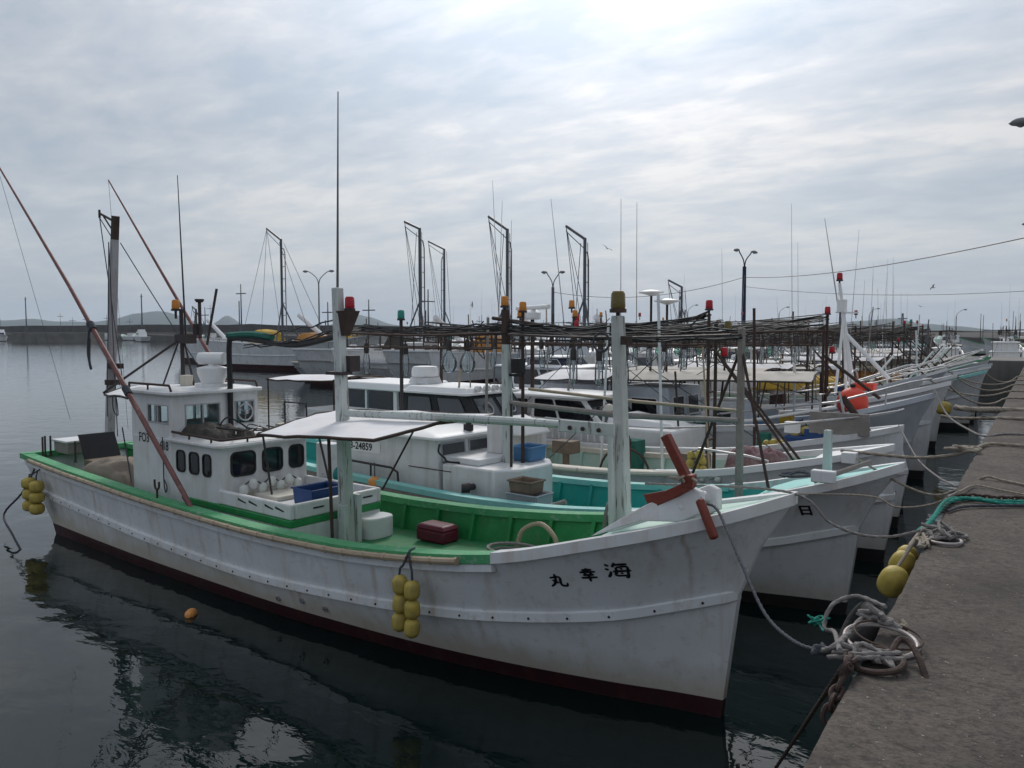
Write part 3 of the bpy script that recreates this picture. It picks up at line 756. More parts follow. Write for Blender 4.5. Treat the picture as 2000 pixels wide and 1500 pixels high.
# ======================================================== boat with the green bulwarks
def boat_green():
    b = Boat('green', 'fishing_boat', 'white wooden fishing boat with green bulwarks, its bow lettered in black', (-2.25, 6.79), 5, hull='hull_worn', cap='green_worn', capf='white', inner='green', deck='green_deck', ns=48, detail=2, boot_z=0.17)
    rt = b.root
    # bamboo guard along the near rail, as joined lengths
    xs = [-2.1 - i * 0.9 for i in range(12)]
    for sg in (-1, 1):
        for i in range(len(xs) - 1):
            x0, x1 = xs[i], xs[i + 1] - 0.02
            pts = []
            for k in range(7):
                x = x0 + (x1 - x0) * k / 6; hb, z = b.sheer(x); pts.append((x, sg * (hb + 0.065), z - 0.02))
            m = MB().tube(pts, 0.034, 8)
            for k in range(0, 7, 2):
                p = Vector(pts[k]); m.tube([p - Vector((0.012, 0, 0)), p + Vector((0.012, 0, 0))], 0.04, 8)
            m.build('bamboo_guard', 'bamboo', rt)
    for sg in (-1, 1):   # lower guard timber under the cap
        rr = []
        for i in range(30):
            x = -1.75 - 10.6 * i / 29; hb = b.half(x, b.sheer(x)[1] - 0.09); z = b.sheer(x)[1]
            row = [(x, sg * (hb - 0.01), z - 0.05), (x, sg * (hb + 0.05), z - 0.06), (x, sg * (hb + 0.045), z - 0.13), (x, sg * (hb - 0.02), z - 0.14)]
            rr.append(row if sg > 0 else row[::-1])
        m = MB().rows(rr); m.add(rr[0], [(0, 1, 2, 3)]); m.build('guard_timber', 'hull_white', rt)
    # bolts of the rub strake
    for i in range(34):
        x = -0.1 - i * 0.36; u = b.ux(3, x); q = b.level(3, u)
        MB().lathe([(0.012, 0), (0.012, 0.008), (0.004, 0.011)], (q[0], -(q[1] + 0.044), q[2]), (0, -1, 0), 6).build('bolt', 'black', b.hullobj)
    for px, py in ((545, 1168), (592, 1172), (633, 1190)):   # hull outlets
        p = b.px(px, py, y=-0.97); p.y = -b.hit(p.x, p.z)
        MB().lathe([(0.035, 0), (0.035, 0.02), (0.02, 0.022), (0.02, 0.004)], p, (0, -1, -0.3), 10).build('outlet', 'steel', b.hullobj)
    # engine trunk with the tray on top
    zt = 1.31; m = MB(); m.box(-6.76, -5.2, -0.72, 0.72, 0.55, 1.04); tr = m.build('engine_trunk', 'white', rt, 0.6, 0.03)
    m = MB(); m.prism(rrect(-7.6, -5.185, -0.742, 0.742, 0.05), 1.03, 1.12); m.build('green_band', 'green', rt, 0.6, 0.01)
    m = MB()
    m.box(-6.76, -5.2, -0.73, -0.66, 1.121, zt); m.box(-6.76, -5.2, 0.66, 0.73, 1.121, zt); m.box(-5.27, -5.19, -0.659, 0.659, 1.121, zt); m.box(-6.74, -5.271, -0.659, 0.659, 1.121, 1.17)
    m.build('tray', 'white', rt, 0.6, 0.02)
    m = MB(); m.beam((-6.72, -0.02, 1.2), (-6.05, -0.02, 1.2), 0.6, 0.06); m.build('hatch_cover', 'cream', rt, 0.6, 0.015)
    for x in (-6.3, -6.06, -5.72, -5.5):
        MB().hexa([(x, -0.734, 1.235), (x + 0.17, -0.734, 1.21), (x + 0.17, -0.72, 1.21), (x, -0.72, 1.235)], [(x, -0.737, 1.262), (x + 0.17, -0.737, 1.225), (x + 0.17, -0.72, 1.225), (x, -0.72, 1.262)]).build('vent_slot', 'black', tr)
    for y in (-0.4, 0.1, 0.4):
        MB().box(-5.2, -5.183, y, y + 0.16, 1.215, 1.235).build('vent_slot', 'black', tr)
    for x in (-6.62, -6.05): MB().box(x, x + 0.075, -0.733, -0.72, 0.6, 1.0).build('wood_strip', 'grey_wood', tr)
    m = MB(); m.prism([(p[0], p[1]) for p in rrect(-5.2, -4.86, 0.22, 0.7, 0.14)], 0.72, 1.0); m.build('air_duct', 'white', tr, 0.6, 0.02)
    # lower house
    m = MB(); m.prism(rrect(-9.1, -6.75, -0.72, 0.72, 0.06), 0.55, 1.86); hs = m.build('deck_house', 'white', rt, 0.6, 0.0)
    b.roof(-8.05, -6.64, 0.79, 1.86, 0.045, 'white', 0.1, 'house_roof')
    near = [(-9.1, -0.721, 1.12), (-6.75, -0.721, 1.12), (-6.75, -0.721, 1.86), (-9.1, -0.721, 1.86)]
    def onnear(x0, x1, z0, z1, **k): b.window(near, (x0 + 9.1) / 2.35, (z0 - 1.12) / 0.74, (x1 + 9.1) / 2.35, (z1 - 1.12) / 0.74, **k)
    for a, c in ((-7.8, -7.57), (-7.47, -7.22), (-7.13, -6.92)): onnear(a, c, 1.45, 1.76, r=0.07, fw=0.022)
    fr = [(-6.749, -0.72, 1.12), (-6.749, 0.72, 1.12), (-6.749, 0.72, 1.86), (-6.749, -0.72, 1.86)]
    for a, c in ((-0.55, -0.16), (-0.06, 0.28), (0.38, 0.64)): b.window(fr, (a + 0.72) / 1.44, 0.44, (c + 0.72) / 1.44, 0.9, r=0.08, fw=0.025)
    rl = [(-7.95, -0.7, 1.99), (-6.75, -0.7, 1.965), (-6.72, -0.66, 1.965), (-6.72, 0.66, 1.965), (-6.8, 0.7, 1.97)]
    b.pipe(rl, 0.018, 'rust', 'roof_rail')
    for p in ((-7.5, -0.7), (-6.95, -0.7), (-6.72, -0.3), (-6.72, 0.3)): b.pipe([(p[0], p[1], 1.9), (p[0], p[1], 1.97)], 0.014, 'rust', 'rail_post')
    # white ventilator trunk right of the house
    b.part(MB().prism(rrect(-6.7, -6.35, 0.8, 1.02, 0.06), 0.72, 1.78), 'ventilator', 'white', 0.01)
    # pilothouse: hollow, glazed
    x0, x1, hw, z0, z1 = -9.1, -7.95, 0.7, 1.86, 2.5; m = MB()
    holes_n = [(0.48, 0.22, 1.06, 0.5)]; holes_f = [(0.2, 0.14, 0.76, 0.5), (1.0, 0.14, 1.34, 0.5)]
    for (o_, u_, n_, W_, hol) in (((x0, -hw, z0), (1, 0, 0), (0, -1, 0), x1 - x0, holes_n), ((x1, -hw, z0), (0, 1, 0), (1, 0, 0), 2 * hw, holes_f),
                                  ((x1, hw, z0), (-1, 0, 0), (0, 1, 0), x1 - x0, [(0.1, 0.22, 0.66, 0.5)]), ((x0, hw, z0), (0, -1, 0), (-1, 0, 0), 2 * hw, [(0.15, 0.14, 0.65, 0.5), (0.8, 0.14, 1.28, 0.5)])):
        P = holewall(m, o_, u_, (0, 0, 1), n_, W_, z1 - z0, hol, 0.05)
        for h in hol:
            f = MB(); t = 0.02
            for a0, b0, a1, b1 in ((h[0], h[1], h[2], h[1] + t), (h[0], h[3] - t, h[2], h[3]), (h[0], h[1] + t, h[0] + t, h[3] - t), (h[2] - t, h[1] + t, h[2], h[3] - t)) + ((((h[0] + h[2]) / 2 - 0.012, h[1] + t, (h[0] + h[2]) / 2 + 0.012, h[3] - t),) if h[2] - h[0] > 0.4 else ()):
                f.hexa([P(a0, b0, 0.045), P(a1, b0, 0.045), P(a1, b0, -0.008), P(a0, b0, -0.008)], [P(a0, b1, 0.045), P(a1, b1, 0.045), P(a1, b1, -0.008), P(a0, b1, -0.008)])
            w = f.build('window', 'steel', rt)
            MB().add([P(h[0] + t, h[1] + t, 0.02), P(h[2] - t, h[1] + t, 0.02), P(h[2] - t, h[3] - t, 0.02), P(h[0] + t, h[3] - t, 0.02)], [(0, 1, 2, 3)]).build('pane', 'glass_clear', w, 0)
    m.build('pilothouse', 'white', rt, 0.3)
    b.part(MB().box(-8.2, -8.05, -0.6, 0.6, 1.9, 2.06), 'console', 'plastic_teal')
    # clear-view screen
    m = MB(); c = Vector((-7.93, 0.47, 2.18)); m.tube([c + Vector((0, math.cos(t) * 0.125, math.sin(t) * 0.125)) for t in [2 * math.pi * i / 20 for i in range(20)]], 0.016, 6, closed=True)
    m.lathe([(0.03, 0), (0.03, 0.04), (0.015, 0.05)], c, (1, 0, 0), 10)
    for t in (0.5, 2.6, 4.7): m.tube([c, c + Vector((0, math.cos(t) * 0.12, math.sin(t) * 0.12))], 0.008, 5)
    m.build('clear_view_screen', 'steel', rt)
    b.roof(-9.22, -7.84, 0.78, 2.5, 0.05, 'white', 0.14, 'pilothouse_roof')
    for yy in (-0.7, 0.7):
        b.pipe([(-9.15, yy, 2.57), (-9.15, yy, 2.64), (-8.0, yy, 2.64), (-7.95, yy, 2.56)], 0.017, 'rust', 'roof_rail')
        b.pipe([(-8.6, yy, 2.56), (-8.6, yy, 2.64)], 0.014, 'rust', 'rail_post')
    # radar on the roof
    b.part(MB().prism(rrect(-8.45, -7.98, -0.1, 0.36, 0.1), 2.56, 2.63, 0.92), 'radar_plinth', 'white', 0.01)
    o = b.part(MB().lathe([(0.16, 0), (0.17, 0.02), (0.225, 0.16), (0.225, 0.23), (0.15, 0.25), (0.06, 0.27), (0.06, 0.3)], (-8.2, 0.1, 2.63), n=20), 'radar_base', 'white_clean')
    d = Vector((math.cos(0.5), math.sin(0.5), 0)) ; c = Vector((-8.2, 0.1, 3.0)); q = Vector((-d.y, d.x, 0)); poly = rrect(-0.1, 0.1, -0.09, 0.09, 0.085)
    m = MB(); k = len(poly); vs = []
    for e in (-0.2, 0.2):
        for (a_, z_) in poly: vs.append(c + d * e + q * a_ + Vector((0, 0, z_)))
    m.add(vs, [tuple(reversed(range(k))), tuple(range(k, 2 * k))] + [(i, (i + 1) % k, k + (i + 1) % k, k + i) for i in range(k)]); m.build('radar_antenna', 'white_clean', o)
    b.part(MB().box(-8.75, -8.6, -0.12, 0.02, 2.58, 2.74), 'horn_box', 'cream', 0.01)
    # tripod with lamp and whip
    for dx, dy in ((-0.25, -0.2), (-0.2, 0.3), (0.28, 0.02)): b.pipe([(-8.86 + dx, dy, 2.56), (-8.86, 0, 3.4)], 0.014, 'dark_metal', 'tripod_leg')
    b.pipe([(-8.86, 0, 2.56), (-8.87, 0, 3.75)], 0.032, 'dark_metal', 'tripod_post')
    b.part(MB().box(-8.98, -8.62, -0.06, 0.1, 3.22, 3.36).box(-8.72, -8.62, 0.1, 0.2, 3.35, 3.52), 'lamp_bracket', 'dark_metal')
    b.beacon((-8.92, -0.06, 3.72), 'lens_amber', 0.085)
    b.pipe([(-8.6, 0.15, 3.3), (-8.6, 0.15, 3.85)], 0.026, 'dark_metal', 'post'); b.part(MB().lathe([(0.05, 0), (0.07, 0.03), (0.07, 0.05)], (-8.6, 0.15, 3.85), n=10), 'post_cap', 'dark_metal')
    b.pipe([(-8.5, 0.2, 3.2), (-8.28, 0.25, 4.05)], 0.02, 'dark_metal', 'post')
    b.whip(-8.86, 0.06, 3.3, 5.8, -0.12, 0, 0.017, 'dark_metal')
    # awning aft of pilothouse and its stay
    b.awning([(-10.15, -0.62, 2.42), (-9.2, -0.72, 2.42), (-9.2, 0.6, 2.46), (-10.15, 0.5, 2.46)], 0.02, 'canvas', False, 'dark_metal', n=4)
    b.pipe([(-10.2, -0.6, 2.43), (-8.9, -0.05, 3.26)], 0.02, 'dark_metal', 'stay_bar')
    b.pipe(curve([(-9.9, -0.6, 2.4), (-9.85, -0.62, 2.18), (-9.75, -0.6, 2.1), (-9.72, -0.62, 2.3), (-9.8, -0.6, 2.4)]), 0.008, 'rope_dark', 'rope_tail')
    # doorless aft wall edge and registration
    b.text('FO3', 0.19, lambda u, v: (-8.86 + u, -0.7245, 1.79 + v), sx=0.9, bold=0.003)
    b.text('618', 0.18, lambda u, v: (-8.26 + u, -0.7245, 1.715 + v), sx=0.9, bold=0.003)
    # kanji on the bow, conformed to the plating
    BR = {'maru': [[(.42, .97), (.39, .6), (.26, .25), (.04, .04)], [(.08, .68), (.62, .73), (.6, .32), (.68, .12), (.94, .1), (.97, .3)], [(.18, .5), (.34, .4), (.5, .28)]],
          'sachi': [[(.22, .84), (.78, .87)], [(.5, .99), (.5, .7)], [(.06, .68), (.94, .71)], [(.3, .63), (.38, .5)], [(.7, .63), (.62, .5)], [(.2, .46), (.8, .48)], [(.06, .26), (.94, .29)], [(.5, .47), (.5, -.02)]],
          'umi': [[(.06, .9), (.2, .78)], [(.02, .62), (.15, .53)], [(.03, .04), (.12, .18), (.22, .42)], [(.47, .99), (.4, .84), (.31, .72)], [(.42, .85), (.93, .88)], [(.46, .68), (.42, .4), (.37, .13), (.86, .12)], [(.47, .68), (.88, .7), (.84, .3), (.8, .0), (.7, .03)], [(.28, .41), (.99, .43)], [(.62, .62), (.66, .52)], [(.58, .32), (.62, .22)]]}
    for nm, px, py, sw, sh in (('maru', 1078, 1146, 0.155, 0.14), ('sachi', 1129, 1139, 0.15, 0.14), ('umi', 1172, 1136, 0.2, 0.155)):
        p = b.px(px, py, y=-0.8); m = MB()
        for st in BR[nm]:
            P2 = curve([(q[0], q[1], 0) for q in st], 5) if len(st) > 2 else [Vector((st[0][0] + (st[1][0] - st[0][0]) * k / 5, st[0][1] + (st[1][1] - st[0][1]) * k / 5, 0)) for k in range(6)]
            row = []; n_ = len(P2)
            for i, q in enumerate(P2):
                d = P2[min(i + 1, n_ - 1)] - P2[max(i - 1, 0)]; t = i / (n_ - 1); w_ = 0.062 * (0.75 + 0.5 * math.sin(math.pi * (0.15 + 0.75 * t)))
                nv = Vector((-d.y * sh, d.x * sw, 0)).normalized(); r_ = []
                for g in (-1, 1):
                    X = p.x + q.x * sw + nv.x * w_ * 0.15 * g; Z = p.z + q.y * sh + nv.y * w_ * 0.15 * g + 0.12 * q.x * sw
                    r_.append((X, -(b.hit(X, Z) + 0.004), Z))
                row.append(r_)
            m.rows(row)
        m.build('lettering', 'letter', rt, 0)
    # masts, boom
    b.mast(-5.02, 0, 0.6, 3.95, 0.15, 0.11, 'mast_green', lean=(-0.14, 0))
    b.part(MB().beam((-4.98, -0.11, 0.7), (-4.98, -0.11, 1.25), 0.07, 0.13).beam((-4.98, 0.11, 0.7), (-4.98, 0.11, 1.35), 0.07, 0.13), 'mast_cheek', 'mast_green', 0.01)
    b.part(MB().box(-5.3, -5.0, -0.09, 0.09, 2.86, 2.9).box(-5.12, -4.98, 0.04, 0.2, 2.9, 3.1), 'mast_bracket', 'dark_metal')
    b.beacon((-5.0, 0.06, 3.66), 'lens_red', 0.088)
    b.part(MB().hexa([(-5.08, -0.02, 3.35), (-5.02, -0.02, 3.35), (-5.02, 0.08, 3.35), (-5.08, 0.08, 3.35)], [(-5.12, -0.06, 3.66), (-4.9, -0.06, 3.66), (-4.9, 0.14, 3.66), (-5.12, 0.14, 3.66)]), 'lamp_bracket', 'rust')
    b.whip(-5.2, 0.02, 3.2, 6.35, 0.08, 0, 0.02, 'mast_steel')
    fm = b.mast(-1.0, 0, 1.1, 3.55, 0.13, 0.1, 'mast_green', lean=(-0.1, 0))
    b.mast(-1.08, -0.09, 1.2, 2.45, 0.06, 0.06, 'mast_green', lean=(-0.03, 0), name='mast_cheek')
    b.beacon((-1.1, 0, 3.58), 'lens_olive', 0.1)
    b.pipe([(-1.12, -0.08, 2.5), (-2.3, -0.02, 2.47), (-3.4, 0.0, 2.44), (-5.1, 0.0, 2.38)], [0.034, 0.045, 0.05, 0.045], 'mast_green', 'boom', 10)
    b.part(MB().box(-1.7, -1.06, -0.12, -0.09, 2.42, 2.54), 'boom_jaw', 'mast_green', 0.008)
    for x in (-1.55, -1.4, -1.22): b.part(MB().lathe([(0.022, 0), (0.022, 0.015), (0.008, 0.02)], (x, -0.13, 2.47), (0, -1, 0), 8), 'bolt', 'rust')
    t = [2 * math.pi * i / 16 for i in range(16)]
    b.part(MB().tube([(-1.25 + 0.09 * math.cos(a), -0.05, 3.3 + 0.09 * math.sin(a)) for a in t], 0.012, 5, closed=True), 'coiled_cable', 'rope_dark')
    b.part(MB().box(-1.0, -0.93, -0.12, -0.02, 3.28, 3.36), 'mast_fitting', 'rust')
    am = b.mast(-11.85, 0.2, 0.8, 5.0, 0.14, 0.11, 'mast_grey', lean=(0.5, 0))
    b.part(MB().beam((-11.35, 0.2, 4.98), (-11.29, 0.2, 5.4), 0.1, 0.1).tube([(-11.31, 0.2, 5.3), (-11.88, 0.2, 5.5)], 0.022, 6).tube([(-11.34, 0.2, 5.1), (-11.75, 0.2, 5.45)], 0.014, 6).tube([(-11.88, 0.2, 5.42), (-11.88, 0.2, 5.56)], 0.02, 6), 'mast_head', 'rust')
    for x, z in ((-11.47, 4.05 - 1.3), (-11.58, 2.46)): b.part(MB().box(x - 0.1, x + 0.1, 0.1, 0.3, z, z + 0.09), 'mast_band', 'rust')
    for a, c, sg in (((-11.88, 0.2, 5.42), (-11.0, 0.1, 2.5), 0.0), ((-11.4, 0.12, 4.95), (-11.62, 0.1, 1.9), 0), ((-11.35, 0.3, 4.95), (-9.1, 0.5, 2.7), 0.02), ((-11.88, 0.2, 5.42), (-11.4, 0.2, 5.0), 0), ((-11.36, 0.1, 4.95), (-11.05, 0.0, 1.6), 0.0)):
        b.pipe(sagline(a, c, sg, 6), 0.009, 'rope_dark', 'halyard', 5)
    # outrigger poles
    o = b.pipe([(-6.68, -1.08, 1.0), (-7.04, -1.08, 1.32), (-8.42, -1.1, 2.59), (-10.12, -1.1, 4.1), (-12.72, -1.12, 6.3)], [0.026, 0.034, 0.037, 0.028, 0.014], 'red_pole', 'outrigger_pole', 8)
    b.pipe([(-6.62, -1.06, 0.95), (-6.72, -1.08, 1.05), (-7.0, -1.08, 1.25)], 0.03, 'rust', 'pole_heel')
    b.pipe([(-8.6, 1.0, 1.9), (-9.31, 1.0, 2.57), (-11, 1.0, 4.2), (-13.2, 1.0, 6.35)], [0.032, 0.035, 0.027, 0.013], 'red_pole', 'outrigger_pole', 8)
    for q in ((-8.4, -1.1, 2.57), (-9.42, -1.1, 3.48)): b.part(MB().tube([Vector(q) + Vector((-0.05, 0, 0.045)), Vector(q) + Vector((0.05, 0, -0.045))], 0.055, 8), 'pole_lashing', 'rope_dark')
    b.pipe(curve([(-9.5, -1.1, 3.42), (-9.52, -1.12, 3.1), (-9.48, -1.1, 2.85), (-9.53, -1.1, 2.98), (-9.5, -1.1, 3.3)], 5), 0.018, 'rope_dark', 'rope_hank')
    for a, c in (((-12.7, -1.12, 6.25), (-10.6, -0.95, 2.0)), ((-10.1, -1.1, 4.05), (-9.3, -0.75, 2.55)), ((-13.2, 1.0, 6.35), (-11.9, 0.6, 1.6))):
        b.pipe([a, c], 0.0035, 'rope_dark', 'stay_line', 4)
    b.pipe([(-9.35, -0.73, 1.95), (-9.05, -0.76, 1.15)], 0.01, 'rope_dark', 'rope_tail', 5)
    b.pipe(curve([(-8.15, -0.74, 1.9), (-8.1, -0.76, 1.5), (-8.1, -0.76, 1.25), (-8.06, -0.76, 1.12), (-8.02, -0.76, 1.2), (-8.09, -0.76, 1.3)]), 0.009, 'rope_dark', 'rope_tail', 5)
    # oar crutch on the rail
    hb, z = b.sheer(-7.6); y = -hb + 0.05
    b.part(MB().tube([(-7.6, y, z), (-7.6, y, z + 0.16)], 0.014, 6).tube(curve([(-7.66, y, z + 0.28), (-7.65, y, z + 0.18), (-7.6, y, z + 0.15), (-7.55, y, z + 0.18), (-7.54, y, z + 0.26)], 4), 0.014, 6), 'oar_crutch', 'rust')
    # black hose gallows over the pilothouse
    b.pipe(curve([(-7.9, 0.2, 1.96), (-7.9, 0.2, 2.6), (-7.9, 0.2, 3.2), (-7.82, 0.22, 3.3), (-7.3, 0.24, 3.28), (-6.3, 0.2, 3.22), (-5.2, 0.05, 3.35)], 5), 0.04, 'black', 'cable_conduit', 8)
    b.part(MB().tube(curve([(-7.95, 0.22, 3.34), (-7.4, 0.25, 3.36), (-6.9, 0.25, 3.32)], 4), 0.05, 7), 'net_wrap', 'green_net')
    b.cables((-7.6, 0.24, 3.26), (-5.15, 0.05, 3.5), 4, 0.1)
    # front awning with its spars
    b.awning([(-5.75, -0.78, 2.15), (-3.6, -0.8, 2.26), (-3.2, 0.7, 2.44), (-5.85, 0.7, 2.34)], 0.04, 'canvas', False, 'rust', n=8, crown=0.03)
    b.pipe([(-6.15, 0.62, 1.3), (-6.3, 0.5, 2.2)], 0.016, 'dark_metal', 'awning_post', 6)
    b.pipe([(-4.55, -0.62, 0.75), (-4.6, -0.62, 2.2)], 0.02, 'rust', 'awning_post', 6)
    b.pipe([(-5.1, 0.66, 1.3), (-4.35, 0.66, 2.35)], 0.014, 'dark_metal', 'awning_strut', 6)
    b.pipe([(-5.9, -0.5, 1.32), (-6.0, -0.55, 2.1)], 0.014, 'dark_metal', 'awning_post', 6)
    # bitts and davit on the bow
    D0, D1 = b.px(1165, 1046, y=-0.72), b.px(1392, 968, y=-0.42)
    side = Vector((0.1, 1, 0)).normalized()
    m = MB()
    A = [b.px(1150, 1048, y=-0.78), b.px(1250, 1018, y=-0.62), b.px(1330, 1020, y=-0.52), b.px(1368, 1003, y=-0.46), b.px(1368, 962, y=-0.46), b.px(1350, 952, y=-0.46), b.px(1275, 978, y=-0.56), b.px(1215, 1010, y=-0.68)]
    th = Vector((0.02, 0.06, 0)); k = len(A)
    m.add(A + [p + th for p in A], [tuple(range(k)), tuple(reversed(range(k, 2 * k)))] + [(i, k + i, k + (i + 1) % k, (i + 1) % k) for i in range(k)])
    dv = m.build('davit_cheek', 'white', rt, 0.6, 0.012)
    off = Vector((0.06, 0.2, 0.0)); A2 = [p + off for p in A]
    MB().add(A2 + [p + th for p in A2], [tuple(range(k)), tuple(reversed(range(k, 2 * k)))] + [(i, k + i, k + (i + 1) % k, (i + 1) % k) for i in range(k)]).build('davit_cheek', 'white', rt, 0.6, 0.012)
    c = b.px(1330, 990, y=-0.5); MB().lathe([(0.03, -0.02), (0.03, 0.012), (0.012, 0.02)], c, (0, -1, 0), 10).build('bolt', 'white', dv)
    c2 = b.px(1358, 975, y=-0.42); b.part(MB().lathe([(0.06, -0.07), (0.035, -0.03), (0.035, 0.03), (0.06, 0.07)], c2 + Vector((0.03, 0.04, 0)), (0.1, 1, 0), 12), 'bow_roller', 'steel')
    return b
B1 = boat_green()

# ======================================================== boat with the turquoise bulwarks
def boat_turquoise():
    b = Boat('turq', 'fishing_boat', 'white fishing boat with turquoise bulwarks moored beside the green-railed boat', (-1.87, 10.13), 5, L=13.0, hb=1.14, zb=1.86, zm=0.93, zs=1.1, kb=1.08, km=0.45, ks=0.6,
             cap='turquoise_worn', capf='white', inner='turquoise', deck='turquoise', boot='boot_black', ns=40, boot_z=0.16, detail=2, xcap=-1.9, fdmat='turquoise_worn')
    rt = b.root
    for sg in (-1, 1):
        rr = []
        for i in range(28):
            x = -1.9 - 10.2 * i / 27; hb = b.half(x, b.sheer(x)[1] - 0.08); z = b.sheer(x)[1]
            row = [(x, sg * (hb - 0.01), z - 0.05), (x, sg * (hb + 0.05), z - 0.06), (x, sg * (hb + 0.045), z - 0.14), (x, sg * (hb - 0.02), z - 0.15)]; rr.append(row if sg > 0 else row[::-1])
        MB().rows(rr).build('guard_timber', 'grey_wood', rt)
    # trunk with bevelled front, cabin on it
    b.part(MB().prism([(-5.95, -0.74), (-4.9, -0.74), (-4.62, -0.4), (-4.62, 0.4), (-4.9, 0.74), (-5.95, 0.74)], 0.5, 1.32), 'engine_trunk', 'white', 0.03)
    b.part(MB().box(-6.5, -5.3, -0.6, 0.6, 1.321, 1.42), 'trunk_coaming', 'white', 0.02)
    o, q = b.cabin(-8.9, -6.0, 0.74, 0.5, 1.68, 0.1, 0, 0.03)
    for u in (0.06, 0.53): b.window(q['front'], u, 0.68, u + 0.41, 0.95, 0.03, 0.03, 'plastic_grey', 'glass_smoke')
    b.roof(-9.0, -5.95, 0.84, 1.68, 0.05, 'white_clean', 0.08)
    b.part(MB().prism(rrect(-5.75, -5.42, 0.1, 0.34, 0.05), 1.42, 1.92), 'ventilator', 'white', 0.01)
    b.part(MB().box(-6.2, -6.05, 0.05, 0.13, 1.75, 1.86).lathe([(0.05, 0), (0.05, 0.06), (0.02, 0.09)], (-6.12, 0.09, 1.86), n=10), 'deck_lamp', 'black')
    p = b.px(925, 950, y=-0.74)
    b.part(MB().lathe([(0.05, -0.02), (0.05, 0.14)], (p.x, p.y, p.z), (0, -1, 0), 12).lathe([(0.075, -0.05), (0.075, 0.08), (0.06, 0.08), (0.06, 0.0)], (p.x, p.y - 0.16, p.z), (-0.75, -0.65, 0), 14), 'exhaust_pipe', 'dark_metal')
    b.text('FO3-24859', 0.175, lambda u, v: (-8.4 + u, -0.731, 1.37 + v), sx=1.0, bold=0.003)
    b.part(MB().add([(-8.5, -0.726, 1.33), (-7.4, -0.726, 1.33), (-7.4, -0.724, 1.53), (-8.5, -0.724, 1.53)], [(0, 1, 2, 3)]), 'number_board', 'white_clean', 0, 0)
    b.pipe([(-8.9, -0.85, 1.2), (-7.0, -0.85, 1.16), (-6.85, -0.85, 1.1), (-6.82, -0.85, 0.82)], 0.02, 'dark_metal', 'side_rail')
    for x in (-8.3, -7.5): b.pipe([(x, -0.85, 0.8), (x, -0.85, 1.18)], 0.016, 'dark_metal', 'rail_post')
    b.part(MB().box(-6.7, -5.75, -0.745, -0.74, 1.2, 1.215), 'panel_seam', 'rust')
    b.pipe(curve([(-6.02, -0.72, 1.62), (-6.0, -0.76, 1.5), (-5.9, -0.74, 1.42), (-5.85, -0.72, 1.36), (-5.7, -0.6, 1.34)]), 0.016, 'black', 'hose')
    # masts
    b.mast(-5.18, 0, 0.6, 3.2, 0.14, 0.12, 'mast_green', lean=(-0.06, 0))
    b.mast(-5.24, 0, 3.2, 3.75, 0.11, 0.1, 'rust', lean=(-0.02, 0), name='mast_head')
    b.beacon((-5.27, 0, 3.78), 'lens_amber', 0.09)
    b.mast(-5.0, 0.12, 0.7, 3.7, 0.06, 0.05, 'rust', False, name='pole'); b.beacon((-5.0, 0.12, 3.7), 'lens_amber', 0.085)
    b.mast(-4.9, -0.3, 0.8, 2.3, 0.045, 0.04, 'rust', False, name='pole')
    b.pipe([(-5.6, 0.1, 3.62), (-4.6, 0.1, 3.5)], 0.03, 'rust', 'crosstree')
    b.part(MB().box(-5.1, -4.95, -0.05, 0.12, 2.75, 2.98).box(-5.2, -4.97, -0.02, 0.1, 2.7, 2.74), 'mast_lamp', 'black')
    b.mast(-7.62, 0, 1.7, 3.6, 0.07, 0.06, 'dark_metal', False, name='post'); b.beacon((-7.62, 0, 3.6), 'lens_green', 0.09)
    fm = b.px(1443, 955, y=0.1)
    b.mast(fm.x, 0.1, 0.85, 3.45, 0.09, 0.08, 'grey_wood', True, name='foremast')
    for e, y in (((1505, 965), -0.3), ((1350, 950), 0.5)):
        q_ = b.px(*e, y=y); b.pipe([(fm.x, 0.1, 3.2), (q_.x, y, 1.35)], 0.02, 'rust', 'stay_bar')
    b.pipe([(-5.25, 0, 2.28), (-3.2, 0.05, 2.2), (fm.x, 0.05, 2.25)], [0.04, 0.045, 0.035], 'grey_wood', 'boom')
    b.pipe([(-4.9, 0.15, 2.5), (-3.0, 0.2, 2.4), (fm.x - 0.1, 0.22, 2.36)], [0.025, 0.025, 0.02], 'bamboo', 'spar')
    b.rack(-8.6, -5.2, 3.38, 0.4, 0, 'rust', 1, 0.55, deep=0.25)
    b.rack(-5.0, fm.x, 3.36, 0.25, 0, 'dark_metal', 0, 0.5)
    b.cables((-8.9, 0.2, 3.45), (-5.2, 0.1, 3.5), 9, 0.1); b.cables((-5.2, 0, 3.5), (fm.x, 0.1, 3.38), 7, 0.14)
    for x, y in ((-6.1, -0.4), (-5.75, -0.35)): put('squid_lamp', BULB[1], rt, 0, (x, y, 2.93))
    for x in (-8.2, -7.2): put('squid_lamp', BULB[0], rt, 0, (x, -0.3, 2.85))
    for i in range(3):
        pp = b.px(1120 + 50 * i, 720, y=-0.2); put('squid_lamp', BULB[0], rt, 0, (pp.x, -0.2, 2.82))
    # bow: cleat blocks, post and board
    for px_, py_, y in ((1610, 935, -0.72),):
        p = b.px(px_, py_, y=y); b.part(MB().box(p.x - 0.13, p.x + 0.13, p.y - 0.08, p.y + 0.02, p.z - 0.04, p.z + 0.1), 'fairlead', 'white', 0.015)
    b.mast(-0.3, 0.15, 1.5, 2.2, 0.1, 0.085, 'mast_green', True, (0, 0), 'bitt_post')
    b.pipe([b.px(1590, 940, y=-0.6), b.px(1700, 902, y=-0.2)], 0.03, 'grey_wood', 'boat_pole')
